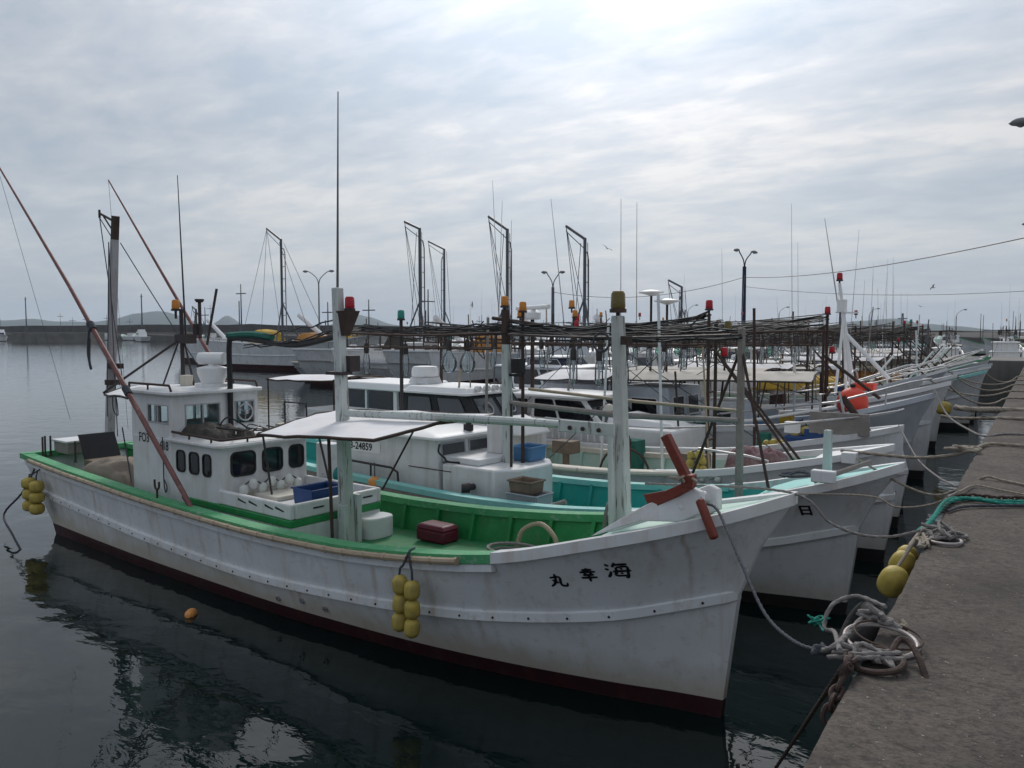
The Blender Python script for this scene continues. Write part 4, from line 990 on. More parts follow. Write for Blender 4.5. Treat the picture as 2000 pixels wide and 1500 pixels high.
    b.part(MB().tube(curve([(-0.6, -0.5, 1.68), (-0.5, -0.3, 1.72), (-0.3, -0.4, 1.72), (-0.5, -0.55, 1.7), (-0.7, -0.35, 1.68), (-0.45, -0.2, 1.72)], 5), 0.018, 6), 'bow_line', 'rope_dark')
    p = b.px(1549, 1010, y=-0.7)
    b.text('日', 0.15, lambda u, v: (p.x + u, -(b.hit(p.x + u, p.z + v) + 0.005), p.z + v), bold=0.006)
    return b
B2 = boat_turquoise()

# ======================================================== cream boat with a boxed wheelhouse
def boat_cream():
    b = Boat('cream', 'fishing_boat', 'cream-railed fishing boat with glazed box cabin, third boat along the quay', (-1.85, 12.75), 5, L=13.6, hb=1.15, zb=1.72, zm=1.02, zs=1.15, kb=1.0, km=0.5, ks=0.6, tip=0.1,
             cap='cream', capf='white_clean', inner='pale_green', deck='cream', boot='boot_black', ns=30, xcap=-3.2, fdmat='white_clean')
    rt = b.root
    for sg in (-1, 1):
        for i in range(8):
            x0 = -2.6 - i * 1.0; pts = [(x0 - 0.98 * k / 5, sg * (b.sheer(x0 - 0.98 * k / 5)[0] + 0.06), b.sheer(x0 - 0.98 * k / 5)[1]) for k in range(6)]
            MB().tube(pts, 0.045, 8).build('bamboo_guard', 'cream', rt)
    # box canopy, windscreen and nose
    b.part(MB().box(-12.6, -6.7, -0.8, 0.8, 0.6, 1.62), 'deck_house', 'white', 0.03)
    m = MB()
    for x in (-11.3, -9.6): 
        for y in (-0.76, 0.7): b.part(MB().box(x, x + 0.1, y, y + 0.06, 1.62, 2.14), 'canopy_post', 'white_clean')
    b.part(MB().box(-11.19, -9.61, -0.75, -0.72, 1.62, 1.72), 'canopy_sill', 'white_clean'); b.part(MB().box(-10.5, -10.45, -0.76, -0.7, 1.721, 2.14), 'canopy_post', 'white_clean')
    for x0, x1 in ((-11.2, -10.5), (-10.45, -9.6)): MB().box(x0, x1, -0.745, -0.735, 1.73, 2.13).build('pane', 'glass_clear', rt, 0)
    MB().box(-9.53, -9.52, -0.7, 0.7, 1.7, 2.13).build('pane', 'glass_clear', rt, 0)
    b.part(MB().prism(rrect(-11.5, -9.35, -0.84, 0.84, 0.1), 2.14, 2.3, 0.93), 'canopy_roof', 'white_clean', 0.03)
    o, q = b.cabin(-9.3, -7.1, 0.78, 1.62, 2.14, 0.42, 0, 0.06, 'black', 'windscreen')
    b.window(q['front'], 0.05, 0.1, 0.48, 0.9, 0.05, 0.02, 'black', 'glass_smoke'); b.window(q['front'], 0.52, 0.1, 0.95, 0.9, 0.05, 0.02, 'black', 'glass_smoke')
    for u in (0.05, 0.5): b.window(q['near'], u, 0.12, u + 0.36, 0.88, 0.05, 0.02, 'black', 'glass_smoke')
    for (c, e) in (((-7.28, -0.35, 1.88), 0.11), ((-7.28, 0.36, 1.88), 0.11)):
        c = Vector(c); b.part(MB().tube([c + Vector((-0.55 * e * math.sin(t), e * math.cos(t), e * math.sin(t))) for t in [2 * math.pi * i / 16 for i in range(16)]], 0.016, 5, closed=True), 'clear_view_screen', 'steel')
    b.roof(-9.35, -7.45, 0.86, 2.14, 0.05, 'white_clean', 0.1, 'wheelhouse_roof', 0.09)
    b.part(MB().hexa([(-7.1, -0.7, 1.4), (-6.3, -0.45, 1.4), (-6.3, 0.45, 1.4), (-7.1, 0.7, 1.4)], [(-7.12, -0.6, 1.72), (-6.5, -0.3, 1.64), (-6.5, 0.3, 1.64), (-7.12, 0.6, 1.72)]), 'cabin_nose', 'white_clean', 0.06)
    for i in range(4): b.part(MB().lathe([(0.03, -0.07), (0.055, -0.03), (0.06, 0.06), (0.05, 0.065)], (-7.5, -0.45 + i * 0.27, 2.27), (1, 0, -0.1), 10), 'flood_lamp', 'white')
    b.radome((-9.4, 0.0, 2.42), 0.3, 0.24); b.part(MB().prism(rrect(-9.7, -9.1, -0.25, 0.25, 0.05), 2.28, 2.42, 0.85), 'radome_base', 'white', 0.01)
    b.awning([(-14.0, -0.85, 2.25), (-11.5, -0.85, 2.3), (-11.5, 0.85, 2.3), (-13.5, 0.85, 2.25)], 0.04, 'canvas')
    b.pipe([(-13.0, -1.05, 1.1), (-13.0, -1.05, 1.75), (-12.2, -1.05, 1.75), (-12.15, -1.05, 1.1)], 0.022, 'dark_metal', 'side_rail')
    # posts and rig
    b.mast(-2.75, -0.12, 0.9, 3.7, 0.065, 0.055, 'rust', False, name='post'); b.mast(-2.75, 0.16, 0.9, 3.4, 0.065, 0.055, 'rust', False, name='post')
    b.beacon((-2.76, -0.1, 3.75), 'lens_red', 0.085); b.beacon((-2.6, 0.16, 2.96), 'lens_red', 0.09); b.beacon((-2.6, 0.3, 3.4), 'lens_olive', 0.09)
    b.pipe([(-3.1, -0.1, 3.6), (-2.75, -0.1, 3.75), (-3.1, -0.1, 3.5), (-2.75, -0.1, 3.3)], 0.022, 'dark_metal', 'lamp_bracket')
    for z in (1.6, 2.4, 3.1): b.pipe([(-2.75, -0.12, z), (-2.75, 0.16, z)], 0.018, 'rust', 'ladder_rung')
    for e in ((-1.2, -0.1, 1.25), (-1.4, 0.5, 1.3)): b.pipe([(-2.7, 0, 3.1), e], 0.022, 'rust', 'stay_bar')
    b.rack(-9.0, -2.8, 3.4, 0.42, 5, 'rust', 0, 0.5, deep=0.22); b.cables((-9.3, 0, 3.5), (-2.8, 0, 3.6), 12, 0.14, spread=0.12)
    b.mast(-9.2, 0.3, 2.2, 3.6, 0.07, 0.06, 'rust', False, name='post')
    # winch, light-boxes and hoops on deck
    b.part(MB().lathe([(0.14, 0), (0.14, 0.04), (0.06, 0.05), (0.06, 0.2), (0.14, 0.21), (0.14, 0.25)], (-4.3, -0.2, 1.5), (0, -1, 0.1), 14), 'line_hauler', 'dark_metal')
    b.part(MB().box(-4.4, -4.2, -0.35, -0.1, 0.7, 1.5), 'hauler_stand', 'rust')
    b.part(MB().tube([(-4.1 + 0.5 * math.cos(t), -0.5, 0.9 + 0.5 * math.sin(t)) for t in [math.pi * i / 14 for i in range(15)]], 0.022, 6), 'hoop', 'rust')
    for x in (-5.5, -2.9): b.part(MB().box(x - 0.22, x + 0.22, -0.4, -0.1, 1.15, 1.38).box(x - 0.05, x + 0.05, -0.3, -0.2, 0.7, 1.15), 'fish_box', 'wood', 0.01)
    b.part(MB().lathe([(0.13, 0), (0.1, 0.06), (0.07, 0.11), (0.03, 0.13)], (-4.35, -0.6, 2.02), (-0.3, 0, 1), 14), 'lamp_shade', 'cream')
    b.pipe([(-2.6, -0.75, 1.2), (-2.6, -0.75, 1.55), (-1.8, -0.72, 1.5), (-1.5, -0.7, 1.45), (-1.48, -0.7, 1.2)], 0.02, 'steel', 'bow_pulpit')
    b.part(MB().box(-0.45, -0.25, -0.66, -0.5, 1.52, 1.68), 'fairlead', 'white_clean', 0.012)
    return b
B3 = boat_cream()

def cruiser_cabin(b, x0, x1, z0, zr, hw=0.8, rake=0.5, pane='glass_dark', number=None):
    """raked cruiser wheelhouse with dark wraparound glazing"""
    b.part(MB().box(x0 - 1.2, x1 + 1.6, -hw, hw, 0.5, z0), 'deck_house', 'white', 0.05)
    o, q = b.cabin(x0, x1, hw - 0.02, z0, zr, rake, 0, 0.08, 'white_clean', 'wheelhouse')
    for u in (0.04, 0.53): b.window(q['front'], u, 0.12, u + 0.43, 0.9, 0.05, 0.02, 'black', pane)
    b.window(q['near'], 0.06, 0.15, 0.4, 0.9, 0.04, 0.02, 'black', pane); b.window(q['near'], 0.44, 0.15, 0.92, 0.9, 0.04, 0.02, 'black', pane)
    b.window(q['far'], 0.1, 0.15, 0.92, 0.9, 0.04, 0.02, 'black', pane)
    b.roof(x0 - 0.6, x1 - rake + 0.22, hw + 0.04, zr, 0.05, 'white_clean', 0.14)
    c = Vector((x1 - rake * 0.45, 0.3, z0 + (zr - z0) * 0.52)); e = 0.13
    b.part(MB().tube([c + Vector((-rake * 0.9 * e * math.sin(t) / (zr - z0) + 0.02, e * math.cos(t), e * math.sin(t))) for t in [2 * math.pi * i / 18 for i in range(18)]], 0.016, 5, closed=True), 'clear_view_screen', 'steel')
    b.part(MB().hexa([(x1, -hw + 0.1, z0), (x1 + 1.5, -hw * 0.5, z0), (x1 + 1.5, hw * 0.5, z0), (x1, hw - 0.1, z0)], [(x1, -hw + 0.2, z0 + 0.22), (x1 + 1.3, -hw * 0.35, z0 + 0.1), (x1 + 1.3, hw * 0.35, z0 + 0.1), (x1, hw - 0.2, z0 + 0.22)]), 'cabin_nose', 'white_clean', 0.05)

# fourth boat: low cruiser
def boat_low_cruiser():
    b = Boat('low', 'fishing_boat', 'white fishing boat with plank board at its bow, fourth boat along the quay', (-2.0, 15.2), 5, L=13.8, hb=1.2, zb=1.75, zm=1.08, zs=1.2, kb=1.0, km=0.5, ks=0.65, tip=0.05,
             cap='white', capf='white', inner='cream', deck='cream', boot='boot_black', ns=26, fdmat='white')
    cruiser_cabin(b, -7.4, -5.5, 1.45, 1.98, 0.82, 0.55)
    b.part(MB().add([(-7.9, -0.83, 1.0), (-7.45, -0.83, 1.0), (-7.45, -0.83, 1.92), (-7.9, -0.83, 1.92)], [(0, 1, 2, 3)]), 'cabin_door', 'glass_dark', 0, 0)
    b.pipe(curve([(-9.6, -0.9, 1.6), (-9.2, -0.75, 2.0), (-8.6, -0.6, 2.2), (-8.0, -0.6, 2.1)]), 0.03, 'rust', 'tent_pole')
    m = MB().hexa([(-9.4, -0.85, 0.9), (-8.0, -0.85, 0.9), (-8.0, 0.8, 0.9), (-9.4, 0.8, 0.9)], [(-9.2, -0.5, 2.05), (-8.2, -0.5, 2.05), (-8.2, 0.5, 2.05), (-9.2, 0.5, 2.05)]); b.part(m, 'tarpaulin_tent', 'canvas', 0.06)
    b.text('FRC-991', 0.2, lambda u, v: (-9.2 + u, -0.79 + 0.24 * v, 1.15 + v), sx=0.9)
    for i in range(7): b.pipe([(-6.6 + i * 0.16 + (0.25 if i > 2 else 0), -1.05, 1.15), (-6.62 + i * 0.16 + (0.25 if i > 2 else 0), -1.05, 1.55)], 0.02, 'white', 'baluster')
    b.pipe([(-6.8, -1.05, 1.56), (-5.1, -1.05, 1.5)], 0.02, 'white', 'side_rail')
    b.part(MB().box(-1.35, -0.35, -0.62, -0.56, 1.62, 2.0), 'plank_board', 'grey_wood', 0.01)
    b.pipe([(-1.2, -0.5, 1.6), (-1.2, -0.5, 2.3), (-0.9, -0.45, 2.35), (-0.75, -0.45, 1.7)], 0.025, 'steel', 'bow_hoop')
    b.part(MB().box(-1.75, -1.5, -0.75, -0.6, 1.6, 1.8), 'fairlead', 'white_clean', 0.015)
    b.part(MB().tube([b.px(1645, 775, y=-.2), b.px(1700, 850, y=-.2)], 0.06, 8), 'anchor_stock', 'rust')
    b.mast(-8.3, 0, 1.9, 3.7, 0.06, 0.05, 'rust', False, name='post'); b.mast(-3.4, 0, 1.0, 3.6, 0.07, 0.06, 'rust', False, name='post')
    b.rack(-8.3, -3.4, 3.4, 0.45, 6, 'rust', 0, 0.5, deep=0.3); b.cables((-8.4, 0, 3.55), (-3.3, 0, 3.55), 12, 0.14, spread=0.12)
    b.beacon((-8.3, 0, 3.72), 'lens_amber', 0.1)
    p = b.px(1040, 595, y=0.2); b.radar_bar((p.x, 0.2, p.z - 0.35), 1.6, rz=-0.45)
    b.mast(p.x, 0.2, 1.95, p.z - 0.35, 0.1, 0.09, 'rust', False, name='radar_post')
    for px_, t_, o_ in ((962, 352, -14), (981, 392, 8), (999, 430, 4)):
        a = b.px(px_ - o_, 640, y=0.3); c = b.px(px_, t_, y=0.3); b.whip(a.x, 0.3, 3.3, c.z, c.x - a.x, 0, 0.014)
    b.pipe([(-4.0, -1.1, 1.1), (-4.0, -1.1, 1.55), (-1.8, -0.95, 1.75), (-0.5, -0.6, 1.95), (0.0, -0.2, 2.05), (0.0, 0.2, 2.05)], 0.02, 'steel', 'bow_rail_pipe')
    return b
B4 = boat_low_cruiser()

# fifth boat: blue inside, long beige awning
def boat_blue():
    b = Boat('blue', 'fishing_boat', 'blue-railed fishing boat under a long beige awning, fifth boat along the quay', (-2.2, 17.3), 5, L=14.2, hb=1.3, zb=2.2, zm=1.25, zs=1.4, kb=1.3, km=0.6, ks=0.8, tip=0.55,
             hull='pale_blue', cap='pale_blue', inner='blue', deck='blue', boot='boot_black', ns=28, fdmat='pale_blue')
    rt = b.root
    b.awning([(-6.1, -1.0, 2.3), (-1.5, -0.95, 2.42), (-1.9, 0.9, 2.52), (-6.1, 0.9, 2.45)], 0.04, 'canvas_beige', True, 'dark_metal')
    b.awning([(-8.4, -1.0, 2.22), (-6.2, -1.0, 2.3), (-6.2, 0.9, 2.42), (-8.4, 0.9, 2.4)], 0.04, 'canvas', True, 'dark_metal')
    o, q = b.cabin(-8.2, -4.6, 0.85, 0.8, 2.15, 0.1, 0, 0.04, 'pale_blue', 'deck_house')
    for u in (0.1, 0.42, 0.72): b.window(q['near'], u, 0.5, u + 0.2, 0.82, 0.05, 0.03, 'white', 'glass_dark')
    b.window(q['front'], 0.1, 0.5, 0.45, 0.85, 0.04, 0.03, 'white', 'glass_dark'); b.window(q['front'], 0.55, 0.5, 0.9, 0.85, 0.04, 0.03, 'white', 'glass_dark')
    o, q = b.cabin(-3.9, -3.2, 0.5, 0.9, 1.9, 0, 0, 0.02, 'white', 'winch_house'); b.window(q['near'], 0.2, 0.5, 0.8, 0.85, 0.03, 0.02, 'white', 'glass_dark')
    b.part(MB().box(-2.7, -2.4, -0.3, -0.26, 1.0, 1.75), 'clear_curtain', 'plastic_grey'); b.part(MB().box(-2.3, -2.05, -0.5, -0.3, 1.1, 1.7), 'yellow_locker', 'yellow_net', 0.01)
    b.pipe([(-7.8, -1.28, 1.42), (-5, -1.33, 1.42), (-2.6, -1.28, 1.6), (-1.0, -1.05, 1.95)], 0.03, 'white_clean', 'guard_rail')
    b.pipe([(-4.5, -1.35, 1.5), (-1.0, -1.1, 2.05), (0.2, -0.5, 2.45), (0.45, 0, 2.5), (0.2, 0.5, 2.45)], 0.022, 'steel', 'bow_pulpit')
    for x in (-0.9, -0.2): b.pipe([(x, -b.sheer(x)[0] + 0.05, b.sheer(x)[1]), (x, -b.sheer(x)[0] + 0.1, b.sheer(x)[1] + 0.28)], 0.018, 'steel', 'rail_post')
    p = b.px(1612, 640, y=0)
    for dy in (-0.1, 0.12): b.mast(p.x, dy, 1.2, 3.5, 0.07, 0.06, 'rust', False, name='post')
    b.beacon((p.x, 0.12, 3.75), 'lens_red', 0.085); b.beacon((p.x + 0.15, 0, 2.95), 'lens_red', 0.075); b.pipe([(p.x, 0.12, 3.4), (p.x, 0.12, 3.8)], 0.03, 'dark_metal', 'post')
    b.part(MB().beam((p.x - 0.35, 0, 3.3), (p.x + 0.05, 0, 3.55), 0.04), 'crosstree', 'rust')
    b.pipe([(p.x, 0, 2.9), (-0.4, -0.3, 2.1)], 0.035, 'rust', 'stay_bar')
    b.rack(-7.8, p.x, 3.42, 0.5, 8, 'rust', 0, 0.5, deep=0.3); b.cables((-8, 0, 3.5), (p.x, 0, 3.65), 14, 0.16, spread=0.12)
    b.mast(-7.8, 0, 1.5, 3.75, 0.08, 0.07, 'rust', False, name='post'); b.beacon((-7.8, 0.05, 3.75), 'lens_amber', 0.1); b.beacon((-7.65, -0.1, 3.5), 'lens_red', 0.09)
    for px_, t_, o_ in ((1213, 388, 0), (1244, 395, 0)):
        a = b.px(px_ - o_, 640, y=0.3); c = b.px(px_, t_, y=0.3); b.whip(a.x, 0.3, 2.3, c.z, c.x - a.x, 0, 0.016)
    for px_, py_ in ((1272, 578), (1303, 595)):
        a = b.px(px_, py_, y=0.2); b.gps((a.x, 0.2, a.z), 0.3); b.pipe([(a.x, 0.2, 2.4), (a.x, 0.2, a.z)], 0.03, 'rust', 'post')
    return b
B5 = boat_blue()

def boat_tall_cruiser():
    b = Boat('tall', 'fishing_boat', 'white cabin cruiser with white tripod mast, sixth boat along the quay', (-2.2, 20.6), 5, L=14.5, hb=1.4, zb=2.25, zm=1.3, zs=1.45, kb=1.35, km=0.65, ks=0.8, tip=0.5, cap='white_clean', inner='white', deck='white', boot='boot_black', ns=24, fdmat='white_clean', detail=0)
    cruiser_cabin(b, -11.5, -8.3, 1.72, 2.32, 0.95, 0.75)
    o, q = b.cabin(-11.0, -9.6, 0.7, 2.37, 2.62, 0.25, 0, 0.05, 'navy', 'flybridge'); b.window(q['near'], 0.06, 0.1, 0.95, 0.85, 0.03, 0.02, 'white', 'glass_dark')
    b.part(MB().prism(rrect(-11.1, -9.75, -0.72, 0.72, 0.1), 2.62, 2.66), 'flybridge_roof', 'white_clean')
    a = b.px(1668, 745, y=0); c = b.px(1640, 545, y=0)
    b.mast(a.x, 0, 1.8, c.z - 0.1, 0.16, 0.07, 'white_clean', False, lean=(c.x - a.x, 0), name='tripod_mast')
    for dy in (-0.45, 0.45): b.pipe([(a.x - 0.3, dy, 1.9), (c.x + 0.12, 0, c.z - 0.9)], 0.035, 'white_clean', 'tripod_leg')
    d = b.px(1735, 770, y=0); b.pipe([(c.x + 0.15, 0, c.z - 1.3), (d.x, 0, 2.3)], 0.05, 'white_clean', 'fore_stay_tube'); b.beacon((c.x, 0, c.z - 0.05), 'lens_red', 0.1)
    b.part(MB().box(c.x - 0.02, c.x + 0.16, -0.1, 0.1, c.z - 0.8, c.z - 0.5).box(c.x + 0.1, c.x + 0.45, -0.03, 0.03, c.z - 0.84, c.z - 0.799), 'mast_bracket', 'white_clean')
    e = b.px(1612, 427, y=0); b.whip(c.x, -0.05, c.z - 0.7, e.z, e.x - c.x, 0, 0.018)
    b.awning([(-7.6, -1.0, 2.3), (-3.6, -1.0, 2.36), (-3.6, 1.0, 2.4), (-7.6, 1.0, 2.36)], 0.03, 'canvas_beige')
    for t in (0, 1): b.part(MB().tube([(a.x + 0.1, -0.35 + 0.3 * math.cos(q_), 2.2 + 0.3 * math.sin(q_)) for q_ in [2 * math.pi * i / 14 for i in range(14)]][::1 if t else -1], 0.02, 5, closed=True), 'wire_drum', 'steel') if t else None
    b.rack(-8.2, -3.2, 3.42, 0.5, 8, 'rust', 2, 0.5, deep=0.3); b.cables((-9, 0, 3.6), (-3, 0, 3.5), 12, 0.2, spread=0.12)
    p = b.px(1090, 620, y=0.1); 
    for px_ in (1120, 1080): 
        p = b.px(px_, 640, y=0.1); b.mast(p.x, 0.1, 2.0, 3.95, 0.08, 0.07, 'dark_metal', False, name='post')
    b.beacon((p.x + 0.7, 0.1, 4.1), 'lens_amber', 0.13); b.beacon((p.x + 0.9, 0.1, 3.7), 'lens_red', 0.11)
    a = b.px(1105, 600, y=0.2); c = b.px(1076, 388, y=0.2); b.whip(a.x, 0.2, 3.2, c.z, c.x - a.x, 0, 0.02)
    return b
B6 = boat_tall_cruiser()

# ======================================================== the rest of the row along the quay
def clutter(b, rnd, x0, x1, z, n=9):
    """poles, stays, boxes and heaps that crowd a working deck"""
    for i in range(n):
        x = rnd.uniform(x0 - 1.5, x1 + 1.2); y = rnd.uniform(-0.8, 0.8); h = rnd.uniform(2.3, z + 0.75)
        b.pipe([(x, y, b.deckz(x)), (x + rnd.uniform(-.3, .3), y + rnd.uniform(-.1, .1), h)], rnd.uniform(0.014, 0.03), rnd.choice(['rust', 'dark_metal', 'grey_wood', 'mast_steel', 'white', 'bamboo']), 'pole', 6)
    for i in range(n // 2):
        a = (rnd.uniform(x0, x1), rnd.uniform(-.4, .4), z + rnd.uniform(-.3, .4)); x = rnd.uniform(x0 - 3, x1 + 2)
        b.pipe([a, (x, rnd.choice([-1, 1]) * 0.8, b.sheer(min(x, 0))[1])], 0.008, 'rope_dark', 'stay_line', 4)
    for i in range(n // 2):
        x = rnd.uniform(-5.5, -1.6); y = rnd.uniform(-.7, .7); zz = b.deckz(x); l, w, h = rnd.uniform(.25, .6), rnd.uniform(.2, .45), rnd.uniform(.35, .75)
        b.part(MB().hexa([(x, y, zz), (x + l, y, zz), (x + l, y + w, zz), (x, y + w, zz)], [(x + .02, y + .02, zz + h), (x + l - .02, y + .02, zz + h), (x + l - .02, y + w - .02, zz + h), (x + .02, y + w - .02, zz + h)]), 'deck_box', rnd.choice(['wood', 'plastic_blue', 'cream', 'rust', 'white', 'green_net', 'plastic_grey']), 0.015)
    for i in range(2):
        a = Vector((rnd.uniform(x0, x1), rnd.uniform(-.5, .5), z + rnd.uniform(-.3, .3))); b.part(MB().tube(curve([a, a + Vector((.1, 0, -.3)), a + Vector((rnd.uniform(-.2, .3), 0, -.55)), a + Vector((-.1, .05, -.3)), a + Vector((.3, 0, -.02))], 4), 0.014, 5), 'hanging_hose', 'black')
def gen_rig(b, rnd, x0, x1, lamps, z=3.45, kind=0, dense=10):
    b.mast(x0, 0, 1.2, z + rnd.uniform(0.1, 0.5), 0.08, 0.06, rnd.choice(['rust', 'dark_metal', 'mast_steel']), False, name='post')
    b.mast(x1, 0, 1.2, z + rnd.uniform(0.0, 0.4), 0.08, 0.06, rnd.choice(['rust', 'dark_metal']), False, name='post')
    b.rack(x0, x1, z + rnd.uniform(-.08, .05), 0.5, 6, 'rust', kind, 0.5, deep=0.35)
    b.cables((x0 - 0.4, 0, z + 0.02), (x1, 0, z + 0.08), dense + 4, 0.18, spread=0.2, r=0.014); b.cables((x0 - 0.2, -0.3, z - 0.22), (x1 + 0.4, -0.3, z - 0.2), 5, 0.25, spread=0.1, r=0.011)
    b.beacon((x0, 0.0, z + rnd.uniform(0.25, 0.8)), lamps[0], rnd.uniform(0.05, 0.085))
    if rnd.random() < 0.6: b.beacon((x1, 0.0, z + rnd.uniform(0.1, 0.6)), lamps[1], rnd.uniform(0.05, 0.085))
    if rnd.random() < 0.3: b.beacon((x1 + 0.18, 0.1, z - 0.4), 'lens_red', 0.07)
    clutter(b, rnd, x0, x1, z)
    for i in range(rnd.randint(1, 3)):
        x = rnd.uniform(x0, x1); h = rnd.uniform(1.6, 3.6); b.whip(x, rnd.uniform(-.5, .5), 2.2, z + h, rnd.uniform(-.25, .25), 0, 0.013)
    for e in ((x1 + 1.3, -0.3), (x1 + 1.1, 0.5)): b.pipe([(x1, 0, z - 0.4), (e[0], e[1], 1.7)], 0.022, 'rust', 'stay_bar')
def gen_boat(key, label, loc, yaw, style, rnd, hull='hull_white', cap='white', inner='white', awn='canvas', lamps=('lens_amber', 'lens_red'), group=None, L=None, far=False, cab='white', boot='boot_black'):
    L = L or rnd.uniform(12.5, 14.5)
    b = Boat(key, 'fishing_boat', label, loc, yaw, group, L=L, hb=rnd.uniform(1.2, 1.4), zb=rnd.uniform(1.95, 2.35), zm=rnd.uniform(1.1, 1.3), zs=rnd.uniform(1.25, 1.45), kb=1.25, km=0.6, ks=0.75, tip=0.5,
             hull=hull, cap=cap, inner=inner, deck='cream', boot=boot, ns=16, fdmat=cap, detail=0)
    k = L / 13.17
    if style == 0:      # fishing wheelhouse + awning forward
        o, q = b.cabin(-9.2 * k, -6.2 * k, 0.9, 0.8, 2.15, 0.25, 0, 0.06, cab, 'wheelhouse')
        for u in (0.08, 0.4, 0.7): b.window(q['near'], u, 0.55, u + 0.22, 0.86, 0.04, 0.03, 'rubber', 'glass_dark')
        for u in (0.06, 0.54): b.window(q['front'], u, 0.52, u + 0.4, 0.88, 0.04, 0.03, 'rubber', 'glass_dark')
        b.roof(-9.4 * k, -6.2 * k, 0.97, 2.15, 0.05, 'white_clean', 0.1)
        b.awning([(-6.0 * k, -0.95, 2.3), (-2.6 * k, -0.95, 2.36), (-2.6 * k, 0.95, 2.4), (-6.0 * k, 0.95, 2.4)], 0.05, awn)
        b.radome((-8 * k, 0.2, 2.24), 0.28, 0.22)
    elif style == 1:    # cruiser
        cruiser_cabin(b, -10 * k, -7.2 * k, 1.6, 2.25, 0.95, 0.7)
        b.radar_bar((-9.4 * k, 0, 2.32), 1.0, rz=rnd.uniform(0, 3))
        b.awning([(-12.5 * k, -0.9, 2.25), (-10.5 * k, -0.9, 2.28), (-10.5 * k, 0.9, 2.28), (-12.5 * k, 0.9, 2.25)], 0.04, awn)
    else:               # two-storey house
        o, q = b.cabin(-9.6 * k, -6.4 * k, 0.95, 0.8, 1.95, 0.1, 0, 0.04, cab, 'deck_house')
        for u in (0.1, 0.4, 0.7): b.window(q['near'], u, 0.55, u + 0.2, 0.88, 0.05, 0.03, 'rubber', 'glass_dark')
        b.roof(-9.7 * k, -6.3 * k, 1.0, 1.95, 0.05, 'white_clean', 0.1)
        o, q = b.cabin(-9.4 * k, -7.8 * k, 0.8, 2.0, 2.62, 0.15, 0, 0.04, cab, 'pilothouse')
        for u in (0.08, 0.54): b.window(q['near'], u, 0.3, u + 0.36, 0.85, 0.03, 0.03, 'steel', 'glass_smoke'); b.window(q['front'], u, 0.3, u + 0.38, 0.85, 0.03, 0.03, 'steel', 'glass_smoke')
        b.roof(-9.55 * k, -7.8 * k, 0.88, 2.62, 0.05, 'white_clean', 0.1, 'pilothouse_roof'); b.radar_bar((-8.6 * k, 0, 2.7), 0.9, rz=rnd.uniform(0, 3))
        b.awning([(-6.0 * k, -0.9, 2.2), (-3.0 * k, -0.9, 2.26), (-3.0 * k, 0.9, 2.3), (-6.0 * k, 0.9, 2.3)], 0.05, awn)
    gen_rig(b, rnd, -8.8 * k, -2.4 * k, lamps, 3.42 + rnd.uniform(0, 0.12), rnd.choice([0, 0, 1, 2]))
    b.pipe([(-4.0, -b.sheer(-4.0)[0] + 0.06, b.sheer(-4)[1]), (-3.6, -b.sheer(-3.6)[0] + 0.06, b.sheer(-3.6)[1] + 0.3), (-1.5, -b.sheer(-1.5)[0] + 0.1, b.sheer(-1.5)[1] + 0.3), (0.1, -0.35, b.zb + 0.28), (0.25, 0, b.zb + 0.28), (0.1, 0.35, b.zb + 0.28), (-1.5, b.sheer(-1.5)[0] - 0.1, b.sheer(-1.5)[1] + 0.3)], 0.02, 'steel', 'bow_pulpit', 6)
    if not far:
        b.pipe([(-2.2, 0.2, 1.4), (-1.2, 0.1, 2.7)], 0.03, rnd.choice(['rust', 'white_clean']), 'stem_davit', 6)
    return b
for i_, (b_, a_, c_) in enumerate(((B3, -9.0, -3.0), (B4, -8.3, -3.4), (B5, -7.8, -2.2), (B6, -8.2, -3.2))): clutter(b_, random.Random(70 + i_), a_, c_, 3.4, 6)
ORD = ['seventh', 'eighth', 'ninth', 'tenth', 'eleventh', 'twelfth', 'thirteenth', 'fourteenth', 'fifteenth', 'sixteenth']
ROW = [(23.6, 0, 'hull_white', 'pale_blue', 'white', 'canvas', ('lens_amber', 'lens_red'), 'white'), (26.4, 2, 'hull_white', 'white', 'pale_green', 'canvas_beige', ('lens_red', 'lens_red'), 'white'),
       (29.3, 1, 'pale_blue', 'white_clean', 'white', 'canvas', ('lens_green', 'lens_red'), 'white'), (32.2, 0, 'hull_white', 'turquoise_worn', 'turquoise', 'canvas', ('lens_amber', 'lens_amber'), 'lilac'),
       (35.2, 2, 'hull_white', 'white', 'cream', 'canvas_beige', ('lens_red', 'lens_red'), 'cream'), (38.2, 0, 'pale_blue', 'pale_blue', 'blue', 'canvas', ('lens_red', 'lens_green'), 'white'),
       (41.3, 1, 'hull_white', 'green_worn', 'green', 'canvas', ('lens_amber', 'lens_red'), 'white'), (44.6, 0, 'hull_white', 'cream', 'cream', 'canvas_beige', ('lens_red', 'lens_amber'), 'white'),
       (47.6, 2, 'hull_white', 'white', 'white', 'canvas', ('lens_amber', 'lens_red'), 'cream'), (50.4, 0, 'pale_blue', 'cream', 'white', 'canvas', ('lens_red', 'lens_red'), 'white')]
CNAME = {'pale_blue': 'pale blue', 'white': 'white', 'white_clean': 'bright white', 'turquoise_worn': 'turquoise', 'green_worn': 'green', 'cream': 'cream'}
HNAME = {'hull_white': 'white', 'pale_blue': 'pale blue'}
AN = {'canvas': 'white', 'canvas_beige': 'beige'}
